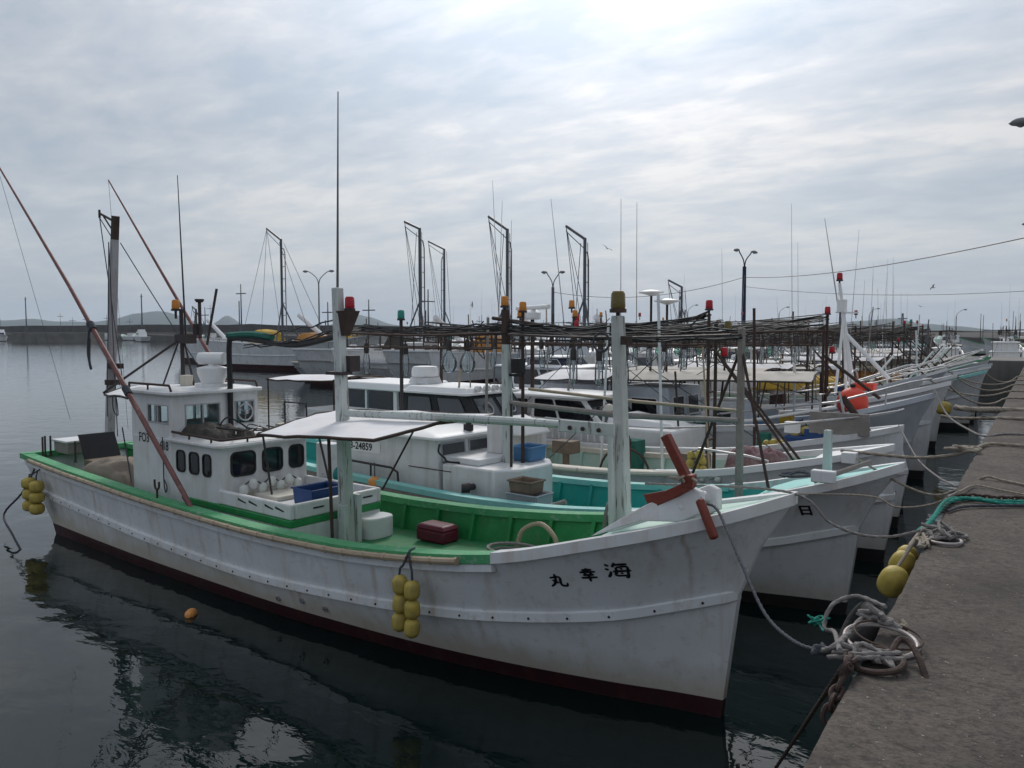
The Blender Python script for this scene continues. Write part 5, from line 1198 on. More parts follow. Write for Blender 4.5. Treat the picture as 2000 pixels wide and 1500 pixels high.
for i, (Y, st, hu, ca, inn, aw, la, cb) in enumerate(ROW):
    rnd = random.Random(100 + i)
    gen_boat('row%d' % i, '%s-hulled fishing boat with %s rails and %s awning, %s boat along the quay' % (HNAME[hu], CNAME[ca], AN[aw], ORD[i]), (-2.5 + rnd.uniform(-.7, .45), Y), 4 + rnd.uniform(-2.5, 2.5), st, rnd, hu, ca, inn, aw, la, cab=cb)
# extra rows on named boats: yellow tarp load, grey stripe boat
b = BOATS['row2']; b.part(MB().hexa([(-5.8, -1, 1.3), (-2.5, -1, 1.4), (-2.5, 1, 1.4), (-5.8, 1, 1.3)], [(-5.5, -0.7, 1.85), (-2.8, -0.7, 1.75), (-2.8, 0.7, 1.8), (-5.5, 0.7, 1.9)]), 'net_cover', 'yellow_net', 0.1)
b = BOATS['row4']; b.part(MB().hexa([(-5.8, -1, 1.2), (-2.5, -1, 1.3), (-2.5, 1, 1.3), (-5.8, 1, 1.2)], [(-5.5, -0.6, 1.8), (-2.8, -0.6, 1.7), (-2.8, 0.6, 1.75), (-5.5, 0.6, 1.8)]), 'net_cover', 'orange_net', 0.1)

# boats nosed in to the jetty beyond the row
JB = [(-21.0, 0, 'hull_white', 'white'), (-17.9, 1, 'pale_blue', 'white_clean'), (-34.6, 2, 'hull_white', 'pale_blue'), (-42.4, 0, 'pale_blue', 'cream')]
JO = {-17.9: 'first', -21.0: 'second', -34.6: 'fifth', -42.4: 'seventh'}
for i, (X, st, hu, ca) in enumerate(JB):
    rnd = random.Random(300 + i)
    gen_boat('jet%d' % i, '%s-hulled fishing boat with %s rails, %s boat along the jetty from the quay' % (HNAME[hu], CNAME[ca], JO[X]), (X, 51.6), -90 + rnd.uniform(-3, 3), st, rnd, hu, ca, 'white', rnd.choice(['canvas', 'canvas_beige']), (rnd.choice(['lens_red', 'lens_amber']), 'lens_red'), far=True)
for i, (X, dy) in enumerate([(6.0, 0.2), (2.0, -0.3), (-2.2, 0.4), (-6.5, 0), (-10.5, 0.5), (-15.5, -0.4), (-21, 0.3), (-33, 0), (-38.5, -0.3), (-44, 0.3), (-49, 0)]):
    rnd = random.Random(500 + i)
    gen_boat('beyond%d' % i, '%s-hulled fishing boat behind the jetty, %s from its landward end' % (('white', 'pale blue')[i % 2], ['first', 'second', 'third', 'fourth', 'fifth', 'sixth', 'seventh', 'eighth', 'ninth', 'tenth', 'eleventh'][i]), (X, 62.6 + dy + (14.0 if i < 4 else 0)), (-90 if i < 4 else 90) + rnd.uniform(-5, 5), i % 3, rnd, ('hull_white', 'pale_blue')[i % 2], 'white', 'white', rnd.choice(['canvas', 'canvas_beige']), (rnd.choice(['lens_red', 'lens_amber']), 'lens_red'), far=True)

# ======================================================== trawlers at the jetty
def gallows(b, x, y, z0, z1, arm=(-1.6, 0, 0.9), lattice=True, mat='mast_steel', ropes=()):
    h = 0.2
    o = b.part(MB().tube([(x, y, z0), (x, y, z1)], 0.11, 8), 'gallows_mast', mat)
    if lattice:
        b.part(MB().tube([(x + 0.55, y, z0), (x + 0.5, y, z1 - 1.4), (x + 0.35, y, z1 - 0.9), (x, y, z1 - 0.8)], 0.045, 6), 'gallows_ladder', mat)
        k = int((z1 - z0 - 1) / 1.1)
        for i in range(k): MB().tube([(x, y, z0 + 0.8 + i * 1.1), (x + 0.53, y, z0 + 0.8 + i * 1.1)], 0.03, 5).build('ladder_rung', mat, o)
    tip = Vector((x + arm[0], y + arm[1], z1 + arm[2]))
    b.part(MB().beam((x, y, z1 - 0.05), tip, 0.16, 0.16), 'gallows_arm', mat)
    b.part(MB().tube([(x, y, z1 - 0.7), tip - Vector((0, 0, 0.35))], 0.03, 5), 'gallows_brace', mat)
    for e in ropes: b.part(MB().tube([tip - Vector((0, 0, 0.1)), e], 0.022, 4), 'fall_line', 'rope_dark')
    return tip
def trawler(key, label, loc, yaw, L, hb, zb, zm, net='yellow_net', wheel=-0.62, gx=-0.35, gz=11.5, arm=(1.8, 0, 1.0), cab=True, lat=True, band='boot_red'):
    b = Boat(key, 'trawler', label, loc, yaw, None, L=L, hb=hb, zb=zb, zm=zm, zs=zm + 0.4, kb=zb * 0.62, km=zm * 0.55, ks=zm * 0.6, tip=0.9, hull='hull_white', boot=band, cap='white', inner='white', deck='grey_wood', ns=20, fdmat='white', detail=0, boot_z=0.45, depth=0.7, xcap=-0.3 * L, fd=-0.18 * L)
    if cab:
        x = wheel * L
        o, q = b.cabin(x - 1.8, x + 1.8, hb * 0.6, zm - 0.5, zm + 1.9, 0.2, 0, 0.1, 'white', 'deck_house')
        for u in (0.12, 0.42, 0.7): b.window(q['near'], u, 0.5, u + 0.18, 0.8, 0.08, 0.04, 'rubber', 'glass_dark'); b.window(q['back'], u, 0.5, u + 0.18, 0.8, 0.08, 0.04, 'rubber', 'glass_dark')
        o, q = b.cabin(x - 1.3, x + 1.6, hb * 0.5, zm + 1.9, zm + 3.1, 0.3, 0, 0.1, 'cream', 'pilothouse')
        for f in ('near', 'front', 'back', 'far'):
            for u in (0.06, 0.38, 0.7): b.window(q[f], u, 0.4, u + 0.26, 0.82, 0.05, 0.04, 'rubber', 'glass_dark')
        b.roof(x - 1.6, x + 1.7, hb * 0.55, zm + 3.1, 0.08, 'white', 0.15)
        b.mast(x, 0, zm + 3.1, zm + 6.0, 0.14, 0.08, 'mast_steel', False, name='signal_mast'); b.pipe([(x, -0.8, zm + 5.0), (x, 0.8, zm + 5.0)], 0.04, 'mast_steel', 'crosstree'); b.pipe([(x - 0.8, 0, zm + 4.6), (x + 0.8, 0, zm + 4.6)], 0.04, 'mast_steel', 'crosstree')
        b.radar_bar((x + 0.5, 0, zm + 3.3), 1.4)
        b.whip(x - 0.6, 0.4, zm + 3.1, zm + 8, 0.1, 0, 0.025)
    gx = gx * L
    t = gallows(b, gx, 0, zm - 0.4, gz, arm, lat, ropes=[(gx + arm[0] * 3.2, 0.3, zm + 0.6), (gx + arm[0] * 1.2, -0.6, zm + 0.3), (gx + arm[0] * 0.3, 0.4, zm + 0.3)])
    for s_, e in ((0.3, (gx - arm[0] * 2.6, 0.5, zm + 1)), (-0.2, (gx - arm[0] * 2.2, -0.5, zm + 0.6))): b.part(MB().tube([(gx, s_, gz - 0.3), e], 0.025, 4), 'back_stay', 'rope_dark')
    for dy in (-1, 1): b.part(MB().tube([(gx + 0.9 * (1 if arm[0] < 0 else -1), dy * hb * 0.6, zm - 0.3), (gx, 0, zm + 3.8)], 0.06, 6), 'gallows_strut', 'mast_steel')
    m = MB().hexa([(gx - 3.4, -hb * 0.55, zm - 0.2), (gx - 0.7, -hb * 0.55, zm - 0.2), (gx - 0.7, hb * 0.55, zm - 0.2), (gx - 3.4, hb * 0.55, zm - 0.2)], [(gx - 3.0, -hb * 0.3, zm + 1.3), (gx - 1.2, -hb * 0.35, zm + 1.1), (gx - 1.2, hb * 0.3, zm + 1.2), (gx - 2.9, hb * 0.25, zm + 1.4)])
    b.part(m, 'net_pile', net, 0.25)
    for i in range(6):
        x = -0.2 * L - i * L * 0.11; hbx, z = b.sheer(x); b.part(MB().box(x - 0.12, x + 0.12, -hbx - 0.02, -hbx + 0.12, z + 0.02, z + 0.35), 'bitt', 'white', 0.03)
    b.pipe([(gx + 2.0, 0.2, zm + 2.6), (gx + 5.5, 0.1, zm + 0.5)], 0.22, 'canvas', 'furled_sail', 8)
    return b
def mx(px, Y): return at(px, 648, Y=Y).x
T1 = trawler('tr1', 'large white trawler with red waterline and yellow net pile moored alongside the jetty', (-46.0, 50.0), 0, 25, 2.7, 3.3, 2.3, 'yellow_net', -0.3, (mx(552, 50.0) + 46.0) / 25, 11.8, (-1.9, 0, 1.1), cab=False)
T2 = trawler('tr2', 'white trawler lying off the jetty end astern of the large one', (-70.5, 56.8), 3, 13.5, 2.0, 3.0, 2.1, 'dark_net', -0.35, -0.8, 6.0, (-0.7, 0, 0.3), lat=False, cab=False)
T3 = trawler('tr3', 'trawler nosed in to the jetty, orange net heaped under its gallows', (mx(990, 46.0), 51.5), -90, 17, 2.2, 3.0, 1.9, 'orange_net', -0.66, -0.32, 10.4, (0.2, 1.7, 1.0), cab=False)
T4 = trawler('tr4', 'trawler moored behind the jetty with green net heaped under its gallows', (mx(868, 68.0), 62.6), 90, 17, 2.2, 3.0, 1.9, 'green_net', -0.66, -0.32, 12.2, (0.2, -2.0, 0.9), cab=False)
T5 = trawler('tr5', 'trawler nosed in to the jetty with dark net and tall ladder gallows', (mx(820, 46.0), 51.5), -90, 17, 2.2, 3.0, 1.9, 'dark_net', -0.66, -0.32, 11.0, (0.2, 1.6, 0.6), cab=False)
T6 = trawler('tr6', 'trawler nosed in to the jetty with a blue-grey cover under its gallows', (mx(1140, 46.0), 51.5), -90, 15, 2.0, 2.8, 1.8, 'pale_blue', -0.6, -0.36, 9.4, (0.2, 1.5, 0.9), cab=False)
T7 = trawler('tr7', 'trawler moored behind the jetty with a yellow net under its short gallows', (mx(1330, 68.0), 62.8), 90, 15, 2.0, 2.8, 1.8, 'yellow_net', -0.6, -0.35, 7.4, (0.2, -1.2, 0.6), cab=False)
for t, pxs in ((T1, ((470, 555), (640, 590), (720, 585))), (T2, ((400, 600),)), (T5, ((836, 565),))):
    for px_, py_ in pxs:
        p = t.px(px_, py_, y=0.4)
        t.mast(p.x, 0.4, 2.4, p.z, 0.16, 0.08, 'mast_steel', False, name='signal_mast'); t.pipe([(p.x - 0.7, 0.4, p.z - 0.9), (p.x + 0.7, 0.4, p.z - 0.9)], 0.05, 'mast_steel', 'crosstree'); t.pipe([(p.x - 0.3, 0.4, p.z - 1.6), (p.x - 0.3, 0.4, 2.5)], 0.05, 'mast_steel', 'ladder_stile')
b = T1; b.part(MB().hexa([(-9.5, -1.6, 1.9), (-5.5, -1.6, 1.9), (-5.5, 1.6, 1.9), (-9.5, 1.6, 1.9)], [(-9.0, -0.9, 3.3), (-6.5, -0.9, 3.0), (-6.5, 0.9, 3.1), (-9.0, 0.9, 3.4)]), 'net_pile', 'orange_net', 0.3)
b.part(MB().hexa([(-4.8, -1.3, 2.2), (-2.6, -1.0, 2.3), (-2.6, 1.0, 2.3), (-4.8, 1.3, 2.2)], [(-4.6, -1.0, 3.2), (-2.9, -0.8, 3.1), (-2.9, 0.8, 3.1), (-4.6, 1.0, 3.2)]), 'fish_hold_cover', 'yellow_net', 0.1)

# ======================================================== far shore, poles, lamps, wires, birds
def far():
    m = MB(); rnd = random.Random(4); rr = []
    for i in range(60):
        x = -560 + i * 14; y = 190 + (0 if x > -380 else 0); h = 6.1 + rnd.uniform(-.25, .25) - 2.6 * max(0, min(1, (x + 240) / 200))
        rr.append([(x, y - 6, -1.5), (x, y - 4.5, 2.0 + rnd.uniform(-.4, .4)), (x, y - 1, 3.2), (x, y, 3.3), (x, y + 0.2, h), (x, y + 2.2, h), (x, y + 2.5, -1)])
    tag(MB().rows(rr).build('breakwater', 'breakwater', None, 0.3), 'long dark concrete breakwater closing the far side of the harbour', 'breakwater')
    a = at(22, 668, Z=0); c = at(178, 668, Z=0); d = (c - a).normalized(); n = Vector((-d.y, d.x, 0))
    tag(MB().hexa([a - Vector((0, 0, 1)), c - Vector((0, 0, 1)), c + n * 9 - Vector((0, 0, 1)), a + n * 9 - Vector((0, 0, 1))], [a + Vector((0, 0, 3.0)), c + Vector((0, 0, 3.0)), c + n * 9 + Vector((0, 0, 3.0)), a + n * 9 + Vector((0, 0, 3.0))]).build('pier_block', 'old_concrete'), 'weathered concrete pier standing in the water before the far breakwater', 'pier')
    for px, nm, yw in ((268, 'white cabin cruiser moored by the far breakwater', 200), (2, 'white boat half hidden behind the weathered pier', 25)):
        p = at(px, 667, Z=0); b = Boat('far%d' % px, 'motor_cruiser', nm, (p.x, p.y), yw, None, L=14, hb=1.9, zb=2.6, zm=1.7, zs=1.7, kb=1.6, km=0.9, ks=1.0, ns=12, detail=0, depth=0.3, inner='white', deck='white', cap='white', boot='boot_black')
        o, q = b.cabin(-9, -3.5, 1.4, 1.5, 3.4, 1.2, 0, 0.2, 'white_clean'); b.window(q['near'], 0.08, 0.45, 0.9, 0.8, 0.1, 0.05, 'white', 'glass_dark'); b.window(q['far'], 0.08, 0.45, 0.9, 0.8, 0.1, 0.05, 'white', 'glass_dark'); b.window(q['front'], 0.08, 0.45, 0.9, 0.85, 0.1, 0.05, 'white', 'glass_dark')
        b.cabin(-8, -5.5, 1.1, 3.4, 4.2, 0.6, 0, 0.1, 'white_clean', 'flybridge'); b.mast(-7, 0, 4.2, 8, 0.12, 0.06, 'mast_steel', False)
    for i, (px, top) in enumerate([(52, 580), (278, 574), (1762, 612), (1640, 600)]):
        p = at(px, 648, Y=187); t = at(px, top, Y=187)
        o = empty('utility_pole', (p.x, p.y, 2.5)); tag(o, 'thin pole standing on the far breakwater against the hills', 'pole', 'poles on the far breakwater')
        MB().tube([(0, 0, 0), (0, 0, t.z - 2.5)], [0.3, 0.2], 8).build('shaft', 'mast_steel', o); MB().tube([(-0.9, 0, t.z - 3.6), (0.9, 0, t.z - 3.6)], 0.12, 5).build('crossarm', 'mast_steel', o)
    # masts of craft lying under the far breakwater
    for i, (px, top) in enumerate([(103, 612), (130, 620), (160, 618), (192, 615), (240, 622), (398, 596), (900, 618)]):
        p = at(px, 648, Y=180); t = at(px, top, Y=180)
        b = Boat('lie%d' % i, 'fishing_boat', 'small distant fishing boat with one signal mast lying under the far breakwater', (p.x, p.y), 180 + i * 7 % 20, 'boats under the far breakwater', L=13, hb=1.6, zb=2.4, zm=1.4, zs=1.5, kb=1.4, km=0.7, ks=0.8, ns=10, detail=0, boot='boot_black')
        b.cabin(-9, -6, 1.1, 1.0, 2.9, 0.3, 0, 0.1, 'white'); b.mast(-6.5, 0, 1.5, t.z, 0.2, 0.12, 'mast_steel', False); b.pipe([(-6.5, -1.3, t.z - 1.4), (-6.5, 1.3, t.z - 1.4)], 0.1, 'mast_steel', 'crosstree', 5)
    a = at(1530, 648, D=420)
    o = empty('warehouse', (a.x, a.y, 0), AZ); tag(o, 'long pale warehouse standing beyond the harbour', 'building')
    m = MB().box(-14, 14, 0, 10, -1, 7.2); m.build('wall', 'building_white', o); MB().hexa([(-14.4, -0.4, 7.2), (14.4, -0.4, 7.2), (14.4, 10.4, 7.2), (-14.4, 10.4, 7.2)], [(-14.4, 4, 8.4), (14.4, 4, 8.4), (14.4, 6, 8.4), (-14.4, 6, 8.4)]).build('roof', 'lamp_grey', o)
    for i in range(6): MB().box(-12 + i * 4.2, -9.6 + i * 4.2, -0.05, 0.05, 3.4, 5.2).build('window', 'glass_smoke', o)
far()
def moored_far():
    rnd = random.Random(77)
    for i in range(20):
        px = (880 + i * 33) if i < 10 else (1560 + (i - 10) * 46); D = rnd.uniform(88, 150); p = at(px, HOR, D=D)
        b = Boat('mf%d' % i, 'fishing_boat', 'small distant fishing boat with cabin and thin masts moored beyond the jetty', (p.x, p.y), rnd.choice([20, 95, 170, 260]) + rnd.uniform(-15, 15), 'small boats moored beyond the jetty', L=rnd.uniform(11, 14), hb=1.5, zb=rnd.uniform(2.2, 2.8), zm=1.4, zs=1.6, kb=1.4, km=0.7, ks=0.8, ns=10, detail=0, boot='boot_black', cap=rnd.choice(['white', 'turquoise_worn', 'pale_blue', 'green_worn']))
        o, q = b.cabin(-9, -6, 1.1, 1.0, rnd.uniform(2.6, 3.3), 0.3, 0, 0.1, rnd.choice(['white', 'white', 'cream', 'white_clean']))
        for f in ('near', 'far', 'front'): b.window(q[f], 0.12, 0.5, 0.88, 0.82, 0.06, 0.05, 'rubber', 'glass_dark')
        for k in range(3): x = rnd.uniform(-9, -2); b.mast(x, rnd.uniform(-.6, .6), 1.3, rnd.uniform(3.8, 6.5), 0.12, 0.06, rnd.choice(['mast_steel', 'rust', 'white']), False, name='pole')
        b.pipe([(-8.5, 0, 3.7), (-2.5, 0, 3.6)], 0.06, 'rust', 'lamp_rail', 5); b.whip(rnd.uniform(-8, -5), 0, 2.5, rnd.uniform(6, 10), rnd.uniform(-.3, .3), 0, 0.025)
moored_far()
def street_lamp(label, base, zt, dirs, pole='mast_steel', r=0.13, head=0.62, group=None):
    o = empty('street_lamp', base); tag(o, label, 'street lamp', group); z = zt - base[2]
    MB().tube([(0, 0, 0), (0, 0, z - 1.2)], [r, r * 0.75], 10).build('pole', pole, o)
    for d in dirs:
        d = Vector(d); L = d.length; u = d.normalized()
        pts = curve([(0, 0, z - 1.3), u * L * 0.12 + Vector((0, 0, z - 0.7)), u * L * 0.5 + Vector((0, 0, z - 0.15)), u * (L - head * 0.8) + Vector((0, 0, z))], 5)
        MB().tube(pts, 0.045, 6).build('arm', pole, o)
        c = u * (L - head * 0.35) + Vector((0, 0, z)); m = MB(); rows = []
        for i in range(9):
            t = -1 + 2 * i / 8; w = math.sqrt(max(0.003, 1 - t * t)); rows.append([c + u * (t * head / 2) + Vector((-u.y, u.x, 0)) * (w * 0.19 * math.cos(a_)) + Vector((0, 0, w * (0.14 if math.sin(a_) > 0 else 0.09) * math.sin(a_))) for a_ in [2 * math.pi * k / 12 for k in range(12)]])
        m.rows(rows, 0, True); hd = m.build('lamp_head', 'lamp_grey', o, 1.2)
        MB().lathe([(0.02, -0.06), (0.09, -0.03), (0.12, 0.02)], c - Vector((0, 0, 0.08)), n=10).build('lens', 'bulb_glass', hd)
    return o
h1 = at(1977, 241, Z=9.4); h2 = at(1999, 438, Z=9.4)
s1 = street_lamp('street lamp on the quay beside the eighth boat, head over the water', (h1.x + 2.2, h1.y + 0.3, 1.8), 9.4, [(-2.2, -0.3, 0), (2.2, 0.3, 0)], group='lamps along the quay')
s2 = street_lamp('street lamp on the quay by the jetty corner, head over the water', (h2.x + 2.2, h2.y + 0.3, 1.8), 9.4, [(-2.2, -0.3, 0), (2.2, 0.3, 0)], group='lamps along the quay')
p3 = at(1504, 505, Z=9.4); p3.y = max(53.5, min(60.5, p3.y))
s3 = street_lamp('dark blue twin-headed lamp post standing on the jetty behind the row', (p3.x, p3.y, 1.78), 9.5, [(-0.55, -0.7, 0), (0.85, 0.2, -0.2)], 'navy', 0.19, 0.5)
p4 = at(622, 530, Y=57); s4 = street_lamp('slim grey twin-headed lamp post on the jetty by the large trawler', (p4.x, p4.y, 1.78), p4.z, [(-1.5, -0.6, 0), (1.5, 0.6, 0)], 'lamp_grey', 0.09, 0.6)
p5 = at(1080, 532, Y=57); s5 = street_lamp('dark twin-headed lamp post on the jetty between the trawler gallows', (p5.x, p5.y, 1.78), p5.z, [(-0.8, -0.4, 0), (0.9, 0.3, 0)], 'mast_steel', 0.16, 0.5)
for i, (px, top) in enumerate([(1521, 600), (1697, 603), (1867, 605), (1343, 596)]):
    q = at(px, 640, D=150); t = at(px, top, D=150); street_lamp('thin single-arm lamp post far beyond the jetty', (q.x, q.y, 0), t.z, [(1.6, 0.9, 0)], 'lamp_grey', 0.1, 0.7, 'single-arm lamps beyond the jetty')
def wire(label, a, b, sag, r=0.02): tag(MB().tube(sagline(a, b, sag, 20), r, 5).build('overhead_wire', 'black'), label, 'wire')
wire('overhead wire from the blue lamp post to the quay lamp', p3 + Vector((0, 0, -1.9)), Vector((h1.x + 2.2, h1.y + 0.3, 6.5)), 0.5)
wire('overhead wire from the blue lamp post along the jetty to the dark lamp post', p3 + Vector((0, 0, -1.9)), p5 + Vector((0, 0, -1.6)), 0.9)
wire('overhead wire between the two quay lamps', Vector((h1.x + 2.2, h1.y + 0.3, 6.3)), Vector((h2.x + 2.2, h2.y + 0.3, 6.1)), 0.5)
wire('faint lower wire from the blue lamp post to the farther quay lamp', p3 + Vector((0, 0, -2.6)), Vector((h2.x + 2.2, h2.y + 0.3, 5.8)), 0.5, 0.015)
def gull(label, p, rz, bank, s=1.0, fold=0.35):
    m = MB()
    m.tube([(-0.24, 0, 0), (-0.16, 0, 0.01), (0, 0, 0.02), (0.14, 0, 0.03), (0.2, 0, 0.04), (0.26, 0, 0.03)], [0.01, 0.035, 0.06, 0.045, 0.035, 0.008], 8)
    for sg in (-1, 1):
        a = [(0.1, sg * 0.04, 0.04), (0.13, sg * 0.3, 0.04 + fold * 0.35), (0.04, sg * 0.68, 0.04 + fold * 0.25)]; c = [(-0.08, sg * 0.04, 0.035), (-0.06, sg * 0.3, 0.03 + fold * 0.35), (0.0, sg * 0.68, 0.035 + fold * 0.25)]
        for k in range(2):
            q = [Vector(a[k]), Vector(a[k + 1]), Vector(c[k + 1]), Vector(c[k])]
            m.hexa(q if sg > 0 else q[::-1], [v + Vector((0, 0, 0.012)) for v in (q if sg > 0 else q[::-1])])
    m.add([(-0.2, -0.02, 0.01), (-0.2, 0.02, 0.01), (-0.33, 0.06, 0.01), (-0.33, -0.06, 0.01)], [(0, 1, 2, 3)])
    o = m.build('gull', 'bird'); o.location = p; o.rotation_euler = (bank, 0, rz); o.scale = (s,) * 3; tag(o, label, 'bird')
gull('gull flying with raised wings above the tall whip antennas', at(1186, 486, D=55), 2.4, 0.5, 0.62)
gull('gull gliding over the masts near the right-hand hills', at(1822, 562, D=60), 2.8, -0.6, 0.62)
gull('dark gull banking low beside the ladder gallows', at(922, 596, D=45), 0.6, 1.0, 0.35)
gull('distant gull gliding flat before the pale hills', at(1798, 599, D=70), 2.2, 0.2, 0.5)

# ======================================================== loose things aboard
def crate(label, b, x, y, z, l, w, h, mat, rz=0.0, ribs=True, name='crate'):
    o = empty(name, b.w((x, y, z)), -R(b.yaw) + rz); tag(o, label, 'crate'); t = 0.018
    MB().box(-l / 2, l / 2, -w / 2, w / 2, 0, t).build('bottom', mat, o)
    for sg in (-1, 1):
        MB().hexa([(-l / 2, sg * w / 2 - t / 2, t), (l / 2, sg * w / 2 - t / 2, t), (l / 2, sg * w / 2 + t / 2, t), (-l / 2, sg * w / 2 + t / 2, t)], [(-l / 2 - .015, sg * (w / 2 + .015) - t / 2, h), (l / 2 + .015, sg * (w / 2 + .015) - t / 2, h), (l / 2 + .015, sg * (w / 2 + .015) + t / 2, h), (-l / 2 - .015, sg * (w / 2 + .015) + t / 2, h)]).build('side', mat, o)
        MB().hexa([(sg * l / 2 - t / 2, -w / 2, t), (sg * l / 2 + t / 2, -w / 2, t), (sg * l / 2 + t / 2, w / 2, t), (sg * l / 2 - t / 2, w / 2, t)], [(sg * (l / 2 + .015) - t / 2, -w / 2, h), (sg * (l / 2 + .015) + t / 2, -w / 2, h), (sg * (l / 2 + .015) + t / 2, w / 2, h), (sg * (l / 2 + .015) - t / 2, w / 2, h)]).build('side', mat, o)
    hw, hl = w / 2 + 0.03, l / 2 + 0.03
    MB().tube([(-hl, -hw, h), (hl, -hw, h), (hl, hw, h), (-hl, hw, h)], 0.014, 6, closed=True).build('rim', mat, o)
    return o
def pile(label, name, mat, b, x, y, z, l, w, h, seed, rz=0, cat='net', rough=0.3):
    """draped heap: a dome pushed about by noise"""
    import mathutils
    m = MB(); n = 18; rr = []
    for i in range(n + 1):
        row = []
        for j in range(n + 1):
            u, v = -1 + 2 * i / n, -1 + 2 * j / n
            f = max(0, 1 - u ** 4) * max(0, 1 - v ** 4)
            q = mathutils.noise.noise(Vector((u * 2.1, v * 2.1, seed))) + 0.5 * mathutils.noise.noise(Vector((u * 5, v * 5, seed)))
            row.append((u * l / 2 * (1 + 0.1 * q), v * w / 2 * (1 + 0.1 * q), (h * f ** 0.5 * (1 + rough * q)) if f > 0 else -0.02))
        rr.append(row)
    o = m.rows(rr).build(name, mat, None, 1.3); o.location = b.w((x, y, z)); o.rotation_euler = (0, 0, -R(b.yaw) + rz); return tag(o, label, cat)
def tangle(rnd, c, ext, n, k=9):
    return curve([Vector(c) + Vector((rnd.gauss(0, ext[0]), rnd.gauss(0, ext[1]), abs(rnd.gauss(0, ext[2])))) for _ in range(k)], 5)
def bunch(label, b, pts, mat='float_yellow', r=0.09, h=0.2, seed=0, group=None, name='float_bunch'):
    rnd = random.Random(seed); c = Vector(pts[0]); o = empty(name, b.w(c)); o.rotation_euler = (0, 0, -R(b.yaw)); tag(o, label, 'float', group)
    for p in pts: put('float', float_mesh(mat, r, h), o, 0, Vector(p) - c, (rnd.uniform(-.5, .5), rnd.uniform(-.5, .5), rnd.uniform(0, 3)))
    MB().tube(curve([Vector(p) - c + Vector((0, 0, h * 0.4)) for p in pts], 4), 0.01, 5).build('cord', 'rope_dark', o)
    return o
# green-railed boat
crate('blue plastic crate standing in the tray of the green-railed boat', B1, -5.55, -0.02, 1.175, 0.36, 0.5, 0.22, 'plastic_blue')
bunch('string of off-white floats heaped by the front windows of the green-railed boat', B1, [(-6.6 + 0.02 * i, -0.45 + i * 0.13, 1.28 + 0.07 * (i % 2)) for i in range(7)], 'float_white', 0.06, 0.15, 3)
pile('dark net heaped on the lower roof of the green-railed boat', 'net', 'dark_net', B1, -7.45, -0.3, 1.93, 0.95, 0.6, 0.13, 2.3, rough=0.6)
tag(MB().tube(tangle(random.Random(8), B1.w((-7.3, -0.25, 1.96)), (0.25, 0.2, 0.08), 1, 14), 0.012, 5).build('loose_cable', 'black'), 'loose black cables lying over the net on the lower roof', 'cable')
tag(MB().tube(tangle(random.Random(9), B1.w((-7.0, 0.3, 1.96)), (0.2, 0.2, 0.06), 1, 14), 0.01, 5).build('loose_cable', 'black'), 'thin black cables trailing below the clear-view window of the green-railed boat', 'cable')
o = empty('equipment_box', B1.w((-4.15, 0.72, 0.76)), -R(5)); tag(o, 'maroon rounded equipment box standing on the green deck', 'box')
MB().box(-0.24, 0.24, -0.15, 0.15, 0, 0.16).build('body', 'maroon', o, 0.6, 0.03); MB().hexa([(-0.25, -0.16, 0.16), (0.25, -0.16, 0.16), (0.25, 0.16, 0.16), (-0.25, 0.16, 0.16)], [(-0.2, -0.12, 0.22), (0.2, -0.12, 0.22), (0.2, 0.12, 0.22), (-0.2, 0.12, 0.22)]).build('lid', 'maroon', o, 0.6, 0.02)
hz = B1.deckz(-2.6) + 0.03
tag(MB().tube([B1.w((-2.5 + 0.3 * math.cos(t) * (1 + 0.012 * t), 0.25 + 0.26 * math.sin(t), hz + 0.008 * t)) for t in [i * 0.35 for i in range(50)]], 0.02, 6).build('hose_coil', 'rope_grey'), 'grey hose coiled on the deck of the green-railed boat', 'hose')
tag(MB().tube(curve([B1.w(p) for p in [(-2.8, 0.62, hz), (-2.74, 0.66, hz + 0.22), (-2.5, 0.68, hz + 0.33), (-2.28, 0.66, hz + 0.2), (-2.24, 0.62, hz)]], 6), 0.028, 7).build('suction_hose', 'bamboo'), 'stiff tan hose arching against the green bulwark', 'hose')
pile('brown tarpaulin over gear near the stern of the green-railed boat', 'tarpaulin', 'tarp', B1, -9.9, -0.45, 0.85, 1.5, 0.9, 0.5, 5.1, cat='tarpaulin', rough=0.25)
o = empty('gear_chest', B1.w((-10.9, -0.2, 0.85)), -R(5)); tag(o, 'dark open-lidded gear chest at the stern of the green-railed boat', 'chest')
MB().box(-0.32, 0.32, -0.3, 0.3, 0, 0.4).build('body', 'wood', o, 0.6, 0.015); MB().hexa([(-0.3, -0.3, 0.4), (-0.26, -0.3, 0.4), (-0.26, 0.3, 0.4), (-0.3, 0.3, 0.4)], [(-0.52, -0.3, 0.8), (-0.48, -0.3, 0.8), (-0.48, 0.3, 0.8), (-0.52, 0.3, 0.8)]).build('lid', 'black', o)
o = empty('stern_board', B1.w((-12.2, -0.1, 1.25)), -R(5)); tag(o, 'pale wooden box with a white lid on the stern rail of the green-railed boat', 'box')
MB().box(-0.3, 0.25, -0.35, 0.35, 0, 0.2).build('body', 'grey_wood', o, 0.6, 0.01); MB().box(-0.34, 0.28, -0.38, 0.38, 0.2, 0.235).build('lid', 'white', o, 0.6, 0.008)
for i, (x, y) in enumerate([(-12.35, -0.7), (-12.45, -0.62), (-12.4, -0.55), (-11.3, -0.6)]):
    b1p = B1.w((x, y, 1.2)); tag(MB().tube([b1p, b1p + Vector((0.01, 0, 0.36))], 0.016, 6).lathe([(0.03, 0), (0.03, 0.02), (0.016, 0.03)], b1p, n=8).build('rail_pin', 'dark_metal'), 'upright iron pin standing on the stern rail', 'pin', 'iron pins on the stern rail')
